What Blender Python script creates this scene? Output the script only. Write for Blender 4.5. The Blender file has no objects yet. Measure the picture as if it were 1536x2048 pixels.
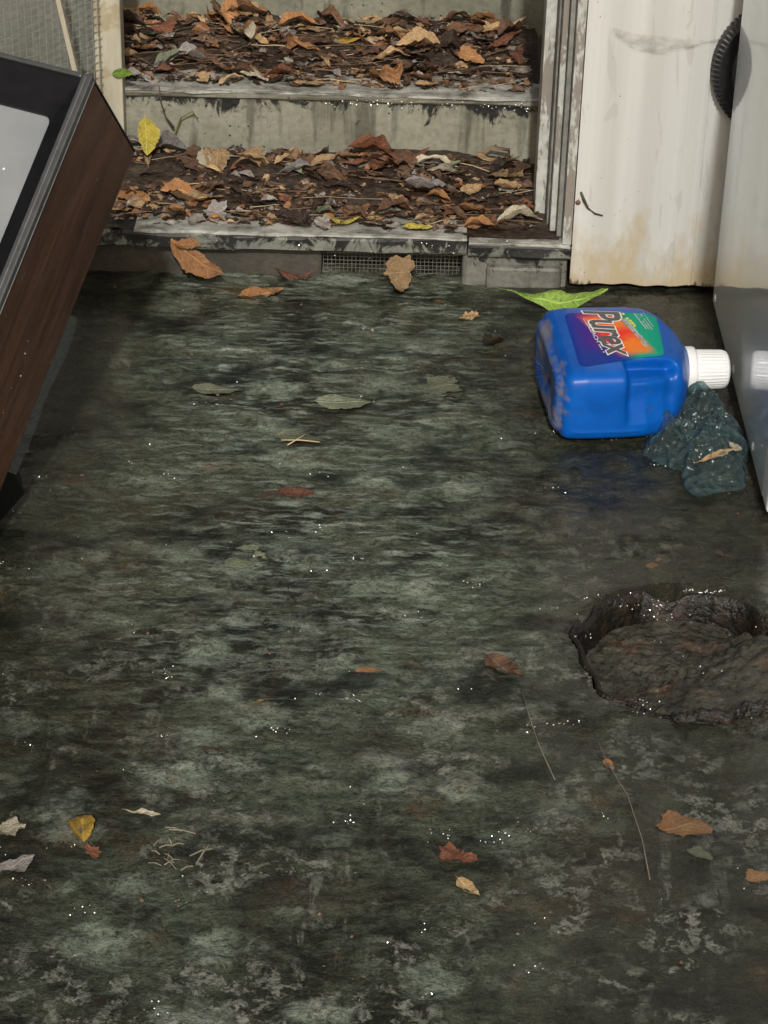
import bpy, bmesh, math, random
import numpy as np
from mathutils import Vector, Matrix
R = math.radians
rnd = random.Random(7)
sc = bpy.context.scene
# ------------------------------------------------------------------ camera
F, PITCH, ROLL, CAMH = 4691.0, R(30.4), R(1.5), 1.55
cam_d = bpy.data.cameras.new('camera'); cam = bpy.data.objects.new('camera', cam_d)
sc.collection.objects.link(cam); sc.camera = cam
CM = Matrix.Rotation(math.pi/2-PITCH, 3, 'X') @ Matrix.Rotation(ROLL, 3, 'Z')
cam.matrix_world = Matrix.Translation((0, 0, CAMH)) @ CM.to_4x4()
cam_d.sensor_fit = 'VERTICAL'; cam_d.sensor_height = 36.0; cam_d.lens = 36.0*F/2048.0
cam_d.clip_start = 0.05; cam_d.clip_end = 500
# ------------------------------------------------------------------ light
SUN_EL, SUN_AZ = R(36), R(1.5)          # light comes from behind the viewer
w = bpy.data.worlds.new('World'); sc.world = w; w.use_nodes = True
nt = w.node_tree; bg = nt.nodes['Background']
sky = nt.nodes.new('ShaderNodeTexSky'); sky.sky_type = 'NISHITA'; sky.sun_disc = False
sky.sun_elevation = SUN_EL; sky.sun_rotation = math.pi - SUN_AZ; sky.air_density = 1.0; sky.dust_density = 9.0; sky.ozone_density = 0.0
nt.links.new(sky.outputs[0], bg.inputs[0]); bg.inputs[1].default_value = 0.062
sun_d = bpy.data.lights.new('sun', 'SUN'); sun_d.energy = 2.85; sun_d.angle = R(1.6); sun_d.color = (1, .985, .955)
sun = bpy.data.objects.new('sun', sun_d); sc.collection.objects.link(sun)
LDIR = Vector((math.sin(SUN_AZ)*math.cos(SUN_EL), -math.cos(SUN_AZ)*math.cos(SUN_EL), math.sin(SUN_EL)))  # towards the light
sun.rotation_euler = LDIR.to_track_quat('Z', 'Y').to_euler(); sun.location = LDIR*6
vs = sc.view_settings; vs.view_transform = 'Standard'; vs.look = 'None'; vs.gamma = 1; vs.exposure = -0.08; vs.use_curve_mapping = False
sc.cycles.use_denoising = True; sc.cycles.max_bounces = 8; sc.cycles.transparent_max_bounces = 12

# ------------------------------------------------------------------ helpers
def pix_ray(u, v): return CM @ Vector(((u-768)/F, -(v-1024)/F, -1))
def gz(u, v, h=0.0):
    d = pix_ray(u, v); t = (h-CAMH)/d.z; return Vector((0, 0, CAMH)) + d*t
def gy(u, v, Y):
    d = pix_ray(u, v); return Vector((0, 0, CAMH)) + d*(Y/d.y)

def tag(o, label=None, cat=None, group=None, kind=None):
    if label: o['label'] = label
    if cat: o['category'] = cat
    if group: o['group'] = group
    if kind: o['kind'] = kind
    return o
def link(o, parent=None):
    sc.collection.objects.link(o)
    if parent: o.parent = parent
    return o
def empty(name, loc=(0, 0, 0), mat=None):
    o = bpy.data.objects.new(name, None); o.empty_display_size = .05
    if mat is not None: o.matrix_world = mat
    else: o.location = loc
    return link(o)
def mesh_obj(name, verts, faces, mat, parent=None, smooth=False):
    me = bpy.data.meshes.new(name); me.from_pydata([tuple(v) for v in verts], [], [tuple(f) for f in faces]); me.update()
    if smooth: me.polygons.foreach_set('use_smooth', [True]*len(me.polygons))
    if mat: me.materials.append(mat)
    return link(bpy.data.objects.new(name, me), parent)
def bm_obj(name, bm, mat, parent=None, smooth=False):
    me = bpy.data.meshes.new(name); bm.normal_update(); bm.to_mesh(me); bm.free()
    if smooth: me.polygons.foreach_set('use_smooth', [True]*len(me.polygons))
    if mat: me.materials.append(mat)
    return link(bpy.data.objects.new(name, me), parent)
def box_bm(x0, x1, y0, y1, z0, z1, bev=0.0, seg=2, bm=None):
    own = bm is None
    b = bmesh.new()
    bmesh.ops.create_cube(b, size=1)
    bmesh.ops.scale(b, vec=(x1-x0, y1-y0, z1-z0), verts=b.verts)
    bmesh.ops.translate(b, vec=((x0+x1)/2, (y0+y1)/2, (z0+z1)/2), verts=b.verts)
    if bev: bmesh.ops.bevel(b, geom=b.edges[:], offset=bev, segments=seg, profile=.5, affect='EDGES')
    if own: return b
    tmp = bpy.data.meshes.new('t'); b.to_mesh(tmp); b.free(); bm.from_mesh(tmp); bpy.data.meshes.remove(tmp)
    return bm
def tube_geo(pts, rad, n=6):
    pts = [Vector(p) for p in pts]; V = []; Fc = []
    for i, p in enumerate(pts):
        t = (pts[min(i+1, len(pts)-1)]-pts[max(i-1, 0)]).normalized()
        a = t.orthogonal().normalized(); b = t.cross(a)
        r = rad[i] if isinstance(rad, (list, tuple)) else rad
        for k in range(n):
            an = 2*math.pi*k/n; V.append(p+a*r*math.cos(an)+b*r*math.sin(an))
    for i in range(len(pts)-1):
        for k in range(n): Fc.append((i*n+k, i*n+(k+1) % n, (i+1)*n+(k+1) % n, (i+1)*n+k))
    Fc.append(tuple(range(n-1, -1, -1))); Fc.append(tuple(range((len(pts)-1)*n, len(pts)*n)))
    return V, Fc
_LAT = {}
def vnoise(x, y, seed=0):
    if seed not in _LAT: _LAT[seed] = np.random.RandomState(seed).rand(256, 256)
    L = _LAT[seed]
    xi = np.floor(x).astype(int); yi = np.floor(y).astype(int); fx = x-xi; fy = y-yi
    fx = fx*fx*(3-2*fx); fy = fy*fy*(3-2*fy)
    g = lambda a, b: L[a % 256, b % 256]
    return (g(xi, yi)*(1-fx)+g(xi+1, yi)*fx)*(1-fy)+(g(xi, yi+1)*(1-fx)+g(xi+1, yi+1)*fx)*fy
def fbm(x, y, oct=4, seed=0, gain=.5):
    s = 0; a = 1; t = 0
    for o in range(oct): s = s+a*vnoise(x*2**o+13.7*o, y*2**o+7.1*o, seed+o); t += a; a *= gain
    return s/t*2-1

# ------------------------------------------------------------------ material helper
class NM:
    def __init__(s, name):
        s.m = bpy.data.materials.new(name); s.m.use_nodes = True; s.t = s.m.node_tree
        s.p = s.t.nodes['Principled BSDF']; s.out = s.t.nodes['Material Output']; s.co = None
    def n(s, t, **k):
        nd = s.t.nodes.new(t)
        for a, b in k.items(): setattr(nd, a, b)
        return nd
    def l(s, a, b): s.t.links.new(a, b)
    def val(s, sock, v):
        if hasattr(v, 'is_linked') or isinstance(v, bpy.types.NodeSocket): s.l(v, sock)
        elif isinstance(v, (tuple, list)) and len(v) == 3 and sock.type == 'RGBA': sock.default_value = (*v, 1)
        else: sock.default_value = v
    def coord(s, scale=(1, 1, 1), rot=(0, 0, 0), loc=(0, 0, 0), kind='Object'):
        if s.co is None: s.co = s.n('ShaderNodeTexCoord')
        mp = s.n('ShaderNodeMapping'); mp.inputs['Scale'].default_value = scale; mp.inputs['Rotation'].default_value = rot; mp.inputs['Location'].default_value = loc
        s.l(s.co.outputs[kind], mp.inputs[0]); return mp.outputs[0]
    def noise(s, scale, detail=4, rough=.55, vec=None, dist=0.0):
        nd = s.n('ShaderNodeTexNoise'); nd.inputs['Scale'].default_value = scale; nd.inputs['Detail'].default_value = detail
        nd.inputs['Roughness'].default_value = rough; nd.inputs['Distortion'].default_value = dist
        s.l(vec if vec is not None else s.coord(), nd.inputs['Vector']); return nd.outputs[0]
    def voro(s, scale, vec=None, feat='F1'):
        nd = s.n('ShaderNodeTexVoronoi', feature=feat); nd.inputs['Scale'].default_value = scale
        s.l(vec if vec is not None else s.coord(), nd.inputs['Vector']); return nd.outputs['Distance']
    def ramp(s, fac, stops, interp='LINEAR'):
        nd = s.n('ShaderNodeValToRGB'); cr = nd.color_ramp; cr.interpolation = interp
        while len(cr.elements) < len(stops): cr.elements.new(.5)
        for e, (p, c) in zip(cr.elements, stops):
            e.position = p; e.color = (c, c, c, 1) if not isinstance(c, tuple) else (*c, 1)
        s.l(fac, nd.inputs[0]); return nd.outputs[0]
    def mix(s, f, a, b, mode='MIX'):
        nd = s.n('ShaderNodeMix', data_type='RGBA', blend_type=mode)
        s.val(nd.inputs[0], f); s.val(nd.inputs[6], a); s.val(nd.inputs[7], b); return nd.outputs[2]
    def math(s, op, a, b=0.0, clamp=False):
        nd = s.n('ShaderNodeMath', operation=op, use_clamp=clamp); s.val(nd.inputs[0], a); s.val(nd.inputs[1], b); return nd.outputs[0]
    def sep(s, vec=None):
        nd = s.n('ShaderNodeSeparateXYZ'); s.l(vec if vec is not None else s.coord(), nd.inputs[0]); return nd.outputs
    def bump(s, h, strength=.3, dist=.002):
        nd = s.n('ShaderNodeBump'); nd.inputs['Strength'].default_value = strength; nd.inputs['Distance'].default_value = dist
        s.l(h, nd.inputs['Height']); s.l(nd.outputs[0], s.p.inputs['Normal']); return nd
    def set(s, col=None, rough=None, spec=None, metal=None, **k):
        if col is not None: s.val(s.p.inputs['Base Color'], col)
        if rough is not None: s.val(s.p.inputs['Roughness'], rough)
        if spec is not None: s.p.inputs['Specular IOR Level'].default_value = spec
        if metal is not None: s.p.inputs['Metallic'].default_value = metal
        for a, b in k.items(): s.val(s.p.inputs[a], b)
        return s.m
def simple(name, col, rough=.5, var=.12, sc_=60, **k):
    n = NM(name); f = n.noise(sc_, 5)
    c = n.mix(n.ramp(f, [(.3, 0.), (.7, 1.)]), tuple(x*(1-var) for x in col), tuple(min(1, x*(1+var)) for x in col))
    return n.set(c, rough, **k)

# ---- floor: wet, algae-covered concrete
def make_floor_mat():
    n = NM('wet_mossy_concrete')
    st = n.coord(scale=(1, 1.5, 1), rot=(0, 0, R(-4))); x, y, z = n.sep()[:3]
    def rng(sock, a, b, c, d):
        nd = n.n('ShaderNodeMapRange'); n.l(sock, nd.inputs[0])
        for k, v in enumerate((a, b, c, d)): nd.inputs[k+1].default_value = v
        return nd.outputs[0]
    big = n.noise(3.4, 5, .6, dist=.5); mid = n.noise(13, 7, .66, st, dist=.3); fine = n.noise(75, 6, .68, n.coord(scale=(1, 1.3, 1))); grit = n.noise(300, 3, .6); clump = n.noise(34, 6, .7, n.coord(loc=(3, 5, 0)), dist=.6)
    base = n.mix(n.ramp(mid, [(.34, 0.), (.66, 1.)]), (.012, .013, .007), (.056, .056, .033))
    base = n.mix(n.ramp(clump, [(.36, .9), (.50, 0.)]), base, (.010, .011, .007))
    base = n.mix(n.ramp(fine, [(.34, .8), (.50, 0.)]), base, (.016, .017, .011))
    base = n.mix(n.ramp(fine, [(.57, 0.), (.72, .5)]), base, (.095, .096, .066))
    left = n.ramp(n.math('ADD', x, .5), [(.06, .10), (.24, 1.), (.58, .9), (.78, .04)])
    # pale green algae film, thicker on the left and in the middle
    g = n.math('MULTIPLY', n.ramp(n.math('ADD', n.math('MULTIPLY', mid, .55), n.math('MULTIPLY', big, .55)), [(.48, 0.), (.59, 1.)]), left)
    g = n.math('MULTIPLY', g, n.ramp(fine, [(.34, .15), (.58, 1.)]))
    base = n.mix(n.math('MULTIPLY', n.math('MULTIPLY', g, .9), rng(y, 1.7, 2.4, .55, 1.)), base, (.165, .190, .135))
    # thin pale streaks: sky sheen on the water, painted into the colour
    sm = n.noise(20, 6, .7, n.coord(scale=(1, 4.5, 1), rot=(0, 0, R(-4)), loc=(7, 2, 0)))
    f = n.math('MULTIPLY', n.math('MULTIPLY', n.ramp(sm, [(.50, 0.), (.62, .8)]), n.math('POWER', left, 1.5)), rng(y, 2.05, 2.45, .12, 1.))
    base = n.mix(f, base, (.36, .41, .36))
    # rounded pale blotches
    vb = n.math('ADD', n.voro(8.5, n.coord(scale=(1, 1.3, 1), loc=(.3, .1, 0))), n.math('MULTIPLY', n.math('SUBTRACT', clump, .5), .9))
    f = n.math('MULTIPLY', n.math('MULTIPLY', n.ramp(vb, [(.20, .95), (.36, 0.)]), left), n.ramp(fine, [(.36, .3), (.55, 1.)]))
    base = n.mix(f, base, (.31, .35, .285))
    # brown mud, rust
    br = n.ramp(n.noise(5.3, 5, .6, n.coord(loc=(3, 1, 0))), [(.50, 0.), (.68, .7)])
    base = n.mix(n.math('MULTIPLY', br, n.ramp(fine, [(.4, .5), (.6, 1.)])), base, (.046, .033, .019))
    ru = n.ramp(n.noise(11, 6, .7, n.coord(loc=(9, 4, 0))), [(.575, 0.), (.68, .6)])
    base = n.mix(ru, base, (.12, .066, .028))
    # pale mineral crust, broken into lace
    cr1 = n.ramp(n.noise(48, 8, .72, n.coord(loc=(5, 8, 0)), dist=.25), [(.505, 0.), (.535, 1.)])
    cr2 = n.ramp(n.noise(5.2, 4, .62, n.coord(loc=(1, 6.3, 0))), [(.48, 0.), (.58, 1.)])
    cf = n.math('MULTIPLY', n.math('MULTIPLY', cr1, cr2), rng(y, 1.9, 2.85, 1., .08))
    cf = n.math('MULTIPLY', cf, n.ramp(n.noise(170, 4, .7), [(.38, .25), (.52, 1.)]))
    base = n.mix(n.math('MULTIPLY', cf, .85), base, (.34, .34, .295))
    # vertical scuffs where things were dragged
    sf = n.noise(46, 6, .7, n.coord(scale=(1, .13, 1), rot=(0, 0, R(7)), loc=(2, 9, 0)))
    sg = n.ramp(n.noise(4.5, 4, .6, n.coord(loc=(8, 1.7, 0))), [(.46, 0.), (.58, 1.)])
    sf = n.math('MULTIPLY', n.math('MULTIPLY', n.ramp(sf, [(.57, 0.), (.63, .8)]), sg), rng(y, 1.9, 2.5, 1., .0))
    base = n.mix(n.math('MULTIPLY', sf, n.ramp(fine, [(.40, .2), (.55, 1.)])), base, (.25, .25, .215))
    # grit: dark and light grains of a few millimetres
    gr = n.noise(240, 5, .75); 
    base = n.mix(n.ramp(gr, [(.36, .75), (.47, 0.)]), base, (.010, .010, .007))
    base = n.mix(n.ramp(gr, [(.575, 0.), (.66, .55)]), base, n.mix(.5, base, (.26, .265, .215)))
    # soot-dark hollows
    dk = n.ramp(n.noise(6.5, 5, .6, n.coord(loc=(2, 3, 0), scale=(1, 1.5, 1))), [(.36, 1.), (.47, 0.)])
    base = n.mix(n.math('MULTIPLY', dk, .8), base, (.008, .009, .006))
    rgh = n.ramp(clump, [(.35, .25), (.62, .65)])
    h = n.math('ADD', n.math('ADD', n.math('MULTIPLY', fine, .8), n.math('MULTIPLY', clump, 1.2)), n.math('MULTIPLY', gr, .7))
    n.bump(n.math('ADD', h, n.math('MULTIPLY', cf, .5)), .9, .006)
    return n.set(base, rgh, .22)
M_floor = make_floor_mat()

def concrete(name, c0, c1, stain=.7, zt=None, drip=True, rough=.55):
    n = NM(name)
    a = n.noise(7, 6, .6); b = n.noise(90, 5, .6)
    base = n.mix(n.ramp(a, [(.3, 0.), (.7, 1.)]), c0, c1)
    base = n.mix(n.ramp(b, [(.35, .35), (.6, 0.)]), base, tuple(v*.45 for v in c0))
    if drip:
        s = n.noise(26, 5, .6, n.coord(scale=(1, 1, .13)))
        base = n.mix(n.math('MULTIPLY', n.ramp(s, [(.56, 0.), (.66, .8)]), stain), base, (.035, .034, .024))
        x, y, z = n.sep()[:3]
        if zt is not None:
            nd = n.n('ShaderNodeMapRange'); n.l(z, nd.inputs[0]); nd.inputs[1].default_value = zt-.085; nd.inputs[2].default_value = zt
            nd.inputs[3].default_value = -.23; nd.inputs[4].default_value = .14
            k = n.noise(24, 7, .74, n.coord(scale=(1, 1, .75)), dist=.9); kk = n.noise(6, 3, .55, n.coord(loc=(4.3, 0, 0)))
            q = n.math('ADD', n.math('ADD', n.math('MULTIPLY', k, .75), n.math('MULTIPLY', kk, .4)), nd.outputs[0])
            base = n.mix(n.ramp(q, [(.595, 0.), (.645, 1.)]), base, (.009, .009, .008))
        sp = n.ramp(n.voro(70), [(.10, 1.), (.16, 0.)])
        sp = n.math('MULTIPLY', sp, n.ramp(n.noise(12, 3), [(.52, 0.), (.58, 1.)]))
        base = n.mix(sp, base, (.02, .019, .015))
    n.bump(n.math('ADD', b, n.math('MULTIPLY', a, .6)), .5, .003)
    return n.set(base, rough)
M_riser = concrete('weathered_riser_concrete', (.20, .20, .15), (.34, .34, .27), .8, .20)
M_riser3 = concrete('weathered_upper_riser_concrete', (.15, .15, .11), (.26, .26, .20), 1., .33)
M_tread = concrete('tread_concrete', (.10, .095, .065), (.20, .185, .135), .3, None)
M_slab = concrete('lower_tread_concrete', (.13, .14, .12), (.25, .26, .22), .6, .075)
M_block = concrete('block_concrete', (.10, .10, .085), (.20, .195, .17), .7, .06)
M_darkblock = concrete('dark_block_concrete', (.040, .036, .028), (.085, .075, .06), .7, None)  # darker mix for the recessed support block and back panel
M_wall = concrete('stairwell_wall_concrete', (.16, .165, .135), (.25, .255, .21), .6, None)
def nosing_mat():  # pale tone paints the wet edge highlight into the colour; dark patches are mould
    n = NM('nosing_painted_highlight'); a = n.noise(32, 7, .7, n.coord(scale=(.6, 1, 1))); n.bump(n.noise(140, 4, .7), .6, .003)
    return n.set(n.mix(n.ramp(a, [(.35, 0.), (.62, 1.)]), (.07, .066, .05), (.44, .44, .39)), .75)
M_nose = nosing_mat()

# ------------------------------------------------------------------ floor (structure)
def build_floor():
    xs = np.concatenate([[-40, -12, -4, -1.8, -1.1], np.arange(-.74, .745, .0032), [1.1, 1.8, 4, 12, 40]])
    ys = np.concatenate([[-40, -12, -3, 0, 1.0], np.arange(1.50, 3.46, .0034), [3.8, 5, 9]])
    X, Y = np.meshgrid(xs, ys)
    Z = .0035*fbm(X*9, Y*12, 3, 3) + .0065*np.maximum(0, fbm(X*22, Y*34, 3, 11)) + .0018*fbm(X*70, Y*90, 2, 21)
    AN = np.arctan2(Y-2.34, X-.37); d = np.hypot(X-.37, Y-2.34)-.005*np.sin(AN*3+1)-.004*np.sin(AN*7)-.003*np.sin(AN*13+2)
    Z = Z*np.clip((d-.125)/.04, 0.0, 1) - .050*np.clip((.141-d)/.008, 0, 1)
    # worn notch where water runs in over the back edge
    nt_ = np.clip(1-np.abs(X-.352)/.022, 0, 1)*np.clip((Y-2.45)/.01, 0, 1)*np.clip((2.535-Y)/.04, 0, 1); Z = Z-.016*np.clip(nt_*2.2, 0, 1)*(d > .13)
    fade = np.clip((.9-np.abs(X))/.2, 0, 1)*np.clip((3.6-Y)/.2, 0, 1)*np.clip((Y-1.2)/.2, 0, 1)
    Z = Z*fade - .006
    ny, nx = X.shape
    V = np.stack([X.ravel(), Y.ravel(), Z.ravel()], 1)
    i = np.arange(ny*nx).reshape(ny, nx)
    Fq = np.stack([i[:-1, :-1].ravel(), i[:-1, 1:].ravel(), i[1:, 1:].ravel(), i[1:, :-1].ravel()], 1)
    me = bpy.data.meshes.new('floor'); me.vertices.add(len(V)); me.vertices.foreach_set('co', V.ravel())
    me.loops.add(Fq.size); me.loops.foreach_set('vertex_index', Fq.ravel().astype(np.int32))
    me.polygons.add(len(Fq)); me.polygons.foreach_set('loop_start', np.arange(0, Fq.size, 4, dtype=np.int32))
    me.update(calc_edges=True); me.polygons.foreach_set('use_smooth', [True]*len(Fq)); me.materials.append(M_floor)
    return tag(link(bpy.data.objects.new('floor', me)), kind='structure')
floor = build_floor()

# ------------------------------------------------------------------ stairs
def slab_geo(x0, x1, y0, y1, z0, z1, amp=.0040, seed=0, r=.007):
    """long slab with a rounded, slightly chipped front edge, running along x"""
    prof = [(y1, z0), (y0+.003, z0), (y0, z0+.003)]
    for k in range(5):
        a = math.pi/2*k/4; prof.append((y0+r-r*math.cos(a), z1-r+r*math.sin(a)))
    prof += [(y0+.03, z1), (y0+.10, z1), (y1, z1)]
    n = max(2, int((x1-x0)/.008)); V = []; Fc = []; m = len(prof)
    rs = np.random.RandomState(seed); ph = rs.rand(2)*50
    for i in range(n+1):
        x = x0+(x1-x0)*i/n
        for j, (y, z) in enumerate(prof):
            e = 1 if 1 <= j <= 8 else 0
            f1 = float(fbm(np.array([x*14+ph[0]]), np.array([j*.35+ph[1]]), 3, 40+seed)[0])
            chip = max(0, float(fbm(np.array([x*30+ph[1]]), np.array([2.2]), 2, 60+seed)[0])-.35)*.012
            V.append((x, y+e*f1*amp+(chip if 3 <= j <= 6 else 0), z+(f1*amp*.5 if e else 0)-(chip*.6 if 4 <= j <= 7 else 0)))
    for i in range(n):
        for j in range(m):
            a, b = i*m+j, i*m+(j+1) % m; Fc.append((a, b, b+m, a+m))
    Fc.append(tuple(range(m))); Fc.append(tuple(range(n*m+m-1, n*m-1, -1)))
    return V, Fc
stairs = tag(empty('concrete_stairs', (-.1, 3.37, 0)), 'weathered concrete stairs strewn with dead leaves between screen and white door', 'stairs')
def st_part(name, V, Fc, mat, parent=stairs, smooth=False):
    o = mesh_obj(name, V, Fc, mat, None, smooth); o.parent = parent
    o.matrix_parent_inverse = Matrix.Translation(-stairs.location) if parent is stairs else Matrix.Identity(4)
    return o
def st_box(name, d, mat, bev=.004, parent=stairs):
    o = bm_obj(name, box_bm(*d, bev), mat); o.parent = parent; o.matrix_parent_inverse = Matrix.Translation(-stairs.location); return o
XL, XR = -1.05, .262
V, Fc = slab_geo(XL, .118, 3.360, 3.655, .046, .074, seed=1); s1 = st_part('tread_slab', V, Fc, M_slab)
V, Fc = slab_geo(.120, .281, 3.354, 3.655, .047, .070, seed=2); st_part('tread_slab', V, Fc, M_slab)
st_box('support_block', (XL, -.108, 3.384, 3.65, -.02, .0455), M_darkblock, .006)
st_box('support_block', (.112, .277, 3.366, 3.65, -.02, .0465), M_block, .006)
st_box('plinth_ledge', (.150, .268, 3.357, 3.38, -.02, .030), M_block, .006)
st_box('back_panel', (-.107, .111, 3.46, 3.65, -.02, .0455), M_darkblock, .002)
RIS = [(3.640, .050, .2015), (3.945, .180, .330), (4.245, .31, .46), (4.545, .44, .59), (4.845, .57, .72), (5.145, .70, .85)]
for k, (yy, z0, z1) in enumerate(RIS):
    y1 = RIS[k+1][0]+.02 if k+1 < len(RIS) else yy+.5
    st_box('riser', (-.519, .60, yy+.003, yy+.09, z0, z1-.012), M_riser if k == 0 else M_riser3, .002)
    V, Fc = slab_geo(-.519, .60, yy-.002, y1, z1-.0125, z1, seed=5+k, r=.006); st_part('tread_slab', V, Fc, M_tread)
    V, Fc = slab_geo(-.45, .30, yy-.004, yy+.005, z1-.004, z1+.0012, seed=25+k, r=.0035); st_part('nosing_highlight', V, Fc, M_nose)
V, Fc = slab_geo(-.40, .118, 3.3585, 3.366, .070, .0752, seed=33, r=.0035); st_part('nosing_highlight', V, Fc, M_nose)
V, Fc = slab_geo(.121, .278, 3.3525, 3.360, .066, .0712, seed=34, r=.0035); st_part('nosing_highlight', V, Fc, M_nose)
# wire grille in the front of the lowest step
M_wire = simple('galvanised_wire', (.34, .35, .33), .4, .3, 200, metal=.5)
M_wire2 = simple('dull_grille_wire', (.16, .15, .13), .5, .3, 200, metal=.4)
V = []; Fc = []
def add(vf):
    o = len(V); V.extend(vf[0]); Fc.extend([tuple(i+o for i in f) for f in vf[1]])
gx = -.106
while gx < .111: add(tube_geo([(gx, 3.402, -.01), (gx, 3.402, .046)], .0006, 4)); gx += .0064
gzv = .002
while gzv < .046: add(tube_geo([(-.107, 3.4012, gzv), (.111, 3.4012, gzv)], .0006, 4)); gzv += .0064
tag(st_part('vent_grille', V, Fc, M_wire2), kind='stuff')
# upper ground beyond the stairs
M_soil = simple('leafy_soil', (.07, .05, .03), .9, .5, 12)
tag(mesh_obj('ground', [(-60, 5.66, .846), (60, 5.66, .846), (60, 200, .846), (-60, 200, .846)], [(0, 1, 2, 3)], M_soil), kind='structure')
# left stairwell wall
wl = bm_obj('stairwell_wall', box_bm(-2.2, -.496, 3.72, 5.65, -.05, 1.3, .006), M_wall)
tag(wl, 'grey concrete stairwell wall behind the wire mesh screen', 'wall')

# ------------------------------------------------------------------ wire screen at the left
def wood_paint(name, c, worn):
    n = NM(name); a = n.noise(30, 6, .65, n.coord(scale=(1, 1, .12))); b = n.noise(16, 4, .6)
    col = n.mix(n.ramp(a, [(.40, 0.), (.62, 1.)]), c, tuple(v*.72 for v in c))
    col = n.mix(n.ramp(b, [(.60, 0.), (.66, .8)]), col, worn)
    n.bump(a, .4, .002); return n.set(col, .6)
M_post = wood_paint('weathered_post_wood', (.50, .47, .36), (.33, .27, .17))
M_brace = wood_paint('brace_wood', (.44, .40, .30), (.30, .25, .17))
screen = tag(empty('wire_screen', (-.457, 3.615, .074)), 'wire mesh screen with a pale wooden post and slanting brace beside the steps', 'screen')
def sc_part(name, V, Fc, mat, smooth=False):
    o = mesh_obj(name, V, Fc, mat, screen, smooth); o.matrix_parent_inverse = Matrix.Translation(-screen.location); return o
po = bm_obj('post', box_bm(-.4735, -.4395, 3.606, 3.65, .074, 1.1, .003), M_post, screen); po.matrix_parent_inverse = Matrix.Translation(-screen.location)
po = bm_obj('side_batten', box_bm(-.4815, -.4740, 3.598, 3.63, .074, 1.1, .002), M_brace, screen); po.matrix_parent_inverse = Matrix.Translation(-screen.location)
P0 = Vector((-.470, 3.603, 0)); PD = Vector((-math.cos(R(43)), -math.sin(R(43)), 0))
V = []; Fc = []
for i in range(40):
    q = P0+PD*(.0127*i+.004); jit = rnd.uniform(-.0008, .0008)
    add(tube_geo([(q.x+jit, q.y, .076), (q.x, q.y, .35), (q.x-jit, q.y, 1.1)], .00062, 4))
tag(sc_part('vertical_wires', V, Fc, M_wire), kind='stuff'); V = []; Fc = []
for i in range(80):
    zz = .082+.0127*i; q = P0+PD*.52
    add(tube_geo([(P0.x, P0.y, zz), (q.x, q.y, zz)], .00062, 4))
tag(sc_part('horizontal_wires', V, Fc, M_wire), kind='stuff')
b0 = gy(150, 140, 3.50); b1 = gy(112, -20, 3.50); dd = (b1-b0).normalized()
V, Fc = tube_geo([b0-dd*.25, b0, b1, b1+dd*.6], [.0052, .0052, .0050, .0050], 4)
sc_part('slanting_brace', V, Fc, M_brace)

# ------------------------------------------------------------------ door, jamb, disc (right)
def door_mat():
    n = NM('white_door_plastic'); x, y, z = n.sep()[:3]
    v = n.noise(22, 4, .5, n.coord(scale=(1, 1, .02)))
    col = n.mix(n.ramp(v, [(.35, 0.), (.65, 1.)]), (.49, .495, .465), (.61, .615, .59))
    # yellow-brown grime splashed up from the floor
    nd = n.n('ShaderNodeMapRange'); n.l(z, nd.inputs[0]); nd.inputs[1].default_value = .0; nd.inputs[2].default_value = .17; nd.inputs[3].default_value = .30; nd.inputs[4].default_value = -.10
    g = n.math('ADD', n.noise(14, 6, .65, n.coord(scale=(1, 1, .5))), nd.outputs[0])
    col = n.mix(n.ramp(g, [(.54, 0.), (.74, .85)]), col, (.44, .35, .20))
    st = n.noise(55, 4, .6, n.coord(scale=(1, 1, .12)))
    nd2 = n.n('ShaderNodeMapRange'); n.l(z, nd2.inputs[0]); nd2.inputs[1].default_value = .0; nd2.inputs[2].default_value = .035; nd2.inputs[3].default_value = .30; nd2.inputs[4].default_value = -.2
    col = n.mix(n.ramp(n.math('ADD', st, nd2.outputs[0]), [(.72, 0.), (.80, .9)]), col, (.035, .033, .022))
    sp = n.ramp(n.voro(75), [(.055, 1.), (.085, 0.)]); sp = n.math('MULTIPLY', sp, n.ramp(n.noise(21, 2), [(.49, 0.), (.52, 1.)]))
    col = n.mix(sp, col, (.06, .05, .035))
    sc1 = n.ramp(n.noise(40, 3, .5, n.coord(scale=(1, 1, .22), rot=(0, R(14), 0)), dist=1.2), [(.62, 0.), (.66, .35)])
    col = n.mix(sc1, col, (.36, .36, .32))
    return n.set(col, .38)
M_door = door_mat()
DX0, DX1, DY = .281, .98, 3.356
def rib(x):
    t = 0
    for c, wd, h in ((.300, .004, -.0012), (.352, .012, .0006), (.402, .012, .0007), (.437, .003, .0013), (.468, .0022, .0022), (.53, .012, .0006), (.60, .003, .002), (.68, .01, .0008)):
        t += h*math.exp(-((x-c)/wd)**2)
    return t
xs = list(np.arange(DX0, DX1, .0015)); prof = [(x, DY-rib(x)) for x in xs]
n_ = len(prof); zs = [.006, .03, .1, .3, .6, 1.0, 2.0]
V = []; Fc = []
for zz in zs:
    for (x, y) in prof: V.append((x, y, zz + (.0022*math.sin(x*90)*math.sin(x*37) if zz == .006 else 0)))
for j in range(len(zs)-1):
    for i in range(n_-1): Fc.append((j*n_+i, j*n_+i+1, (j+1)*n_+i+1, (j+1)*n_+i))
door = tag(empty('white_door', (.6, DY, .006)), 'white ribbed door panel with grime along its foot right of the steps', 'door')
def d_part(name, V, Fc, mat, smooth=False):
    o = mesh_obj(name, V, Fc, mat, door, smooth); o.matrix_parent_inverse = Matrix.Translation(-door.location); return o
d_part('door_skin', V, Fc, M_door, True)
o = bm_obj('door_core', box_bm(DX0+.0008, DX1, DY+.003, DY+.03, .008, 2.0, .001), M_door, door); o.matrix_parent_inverse = Matrix.Translation(-door.location)
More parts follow.
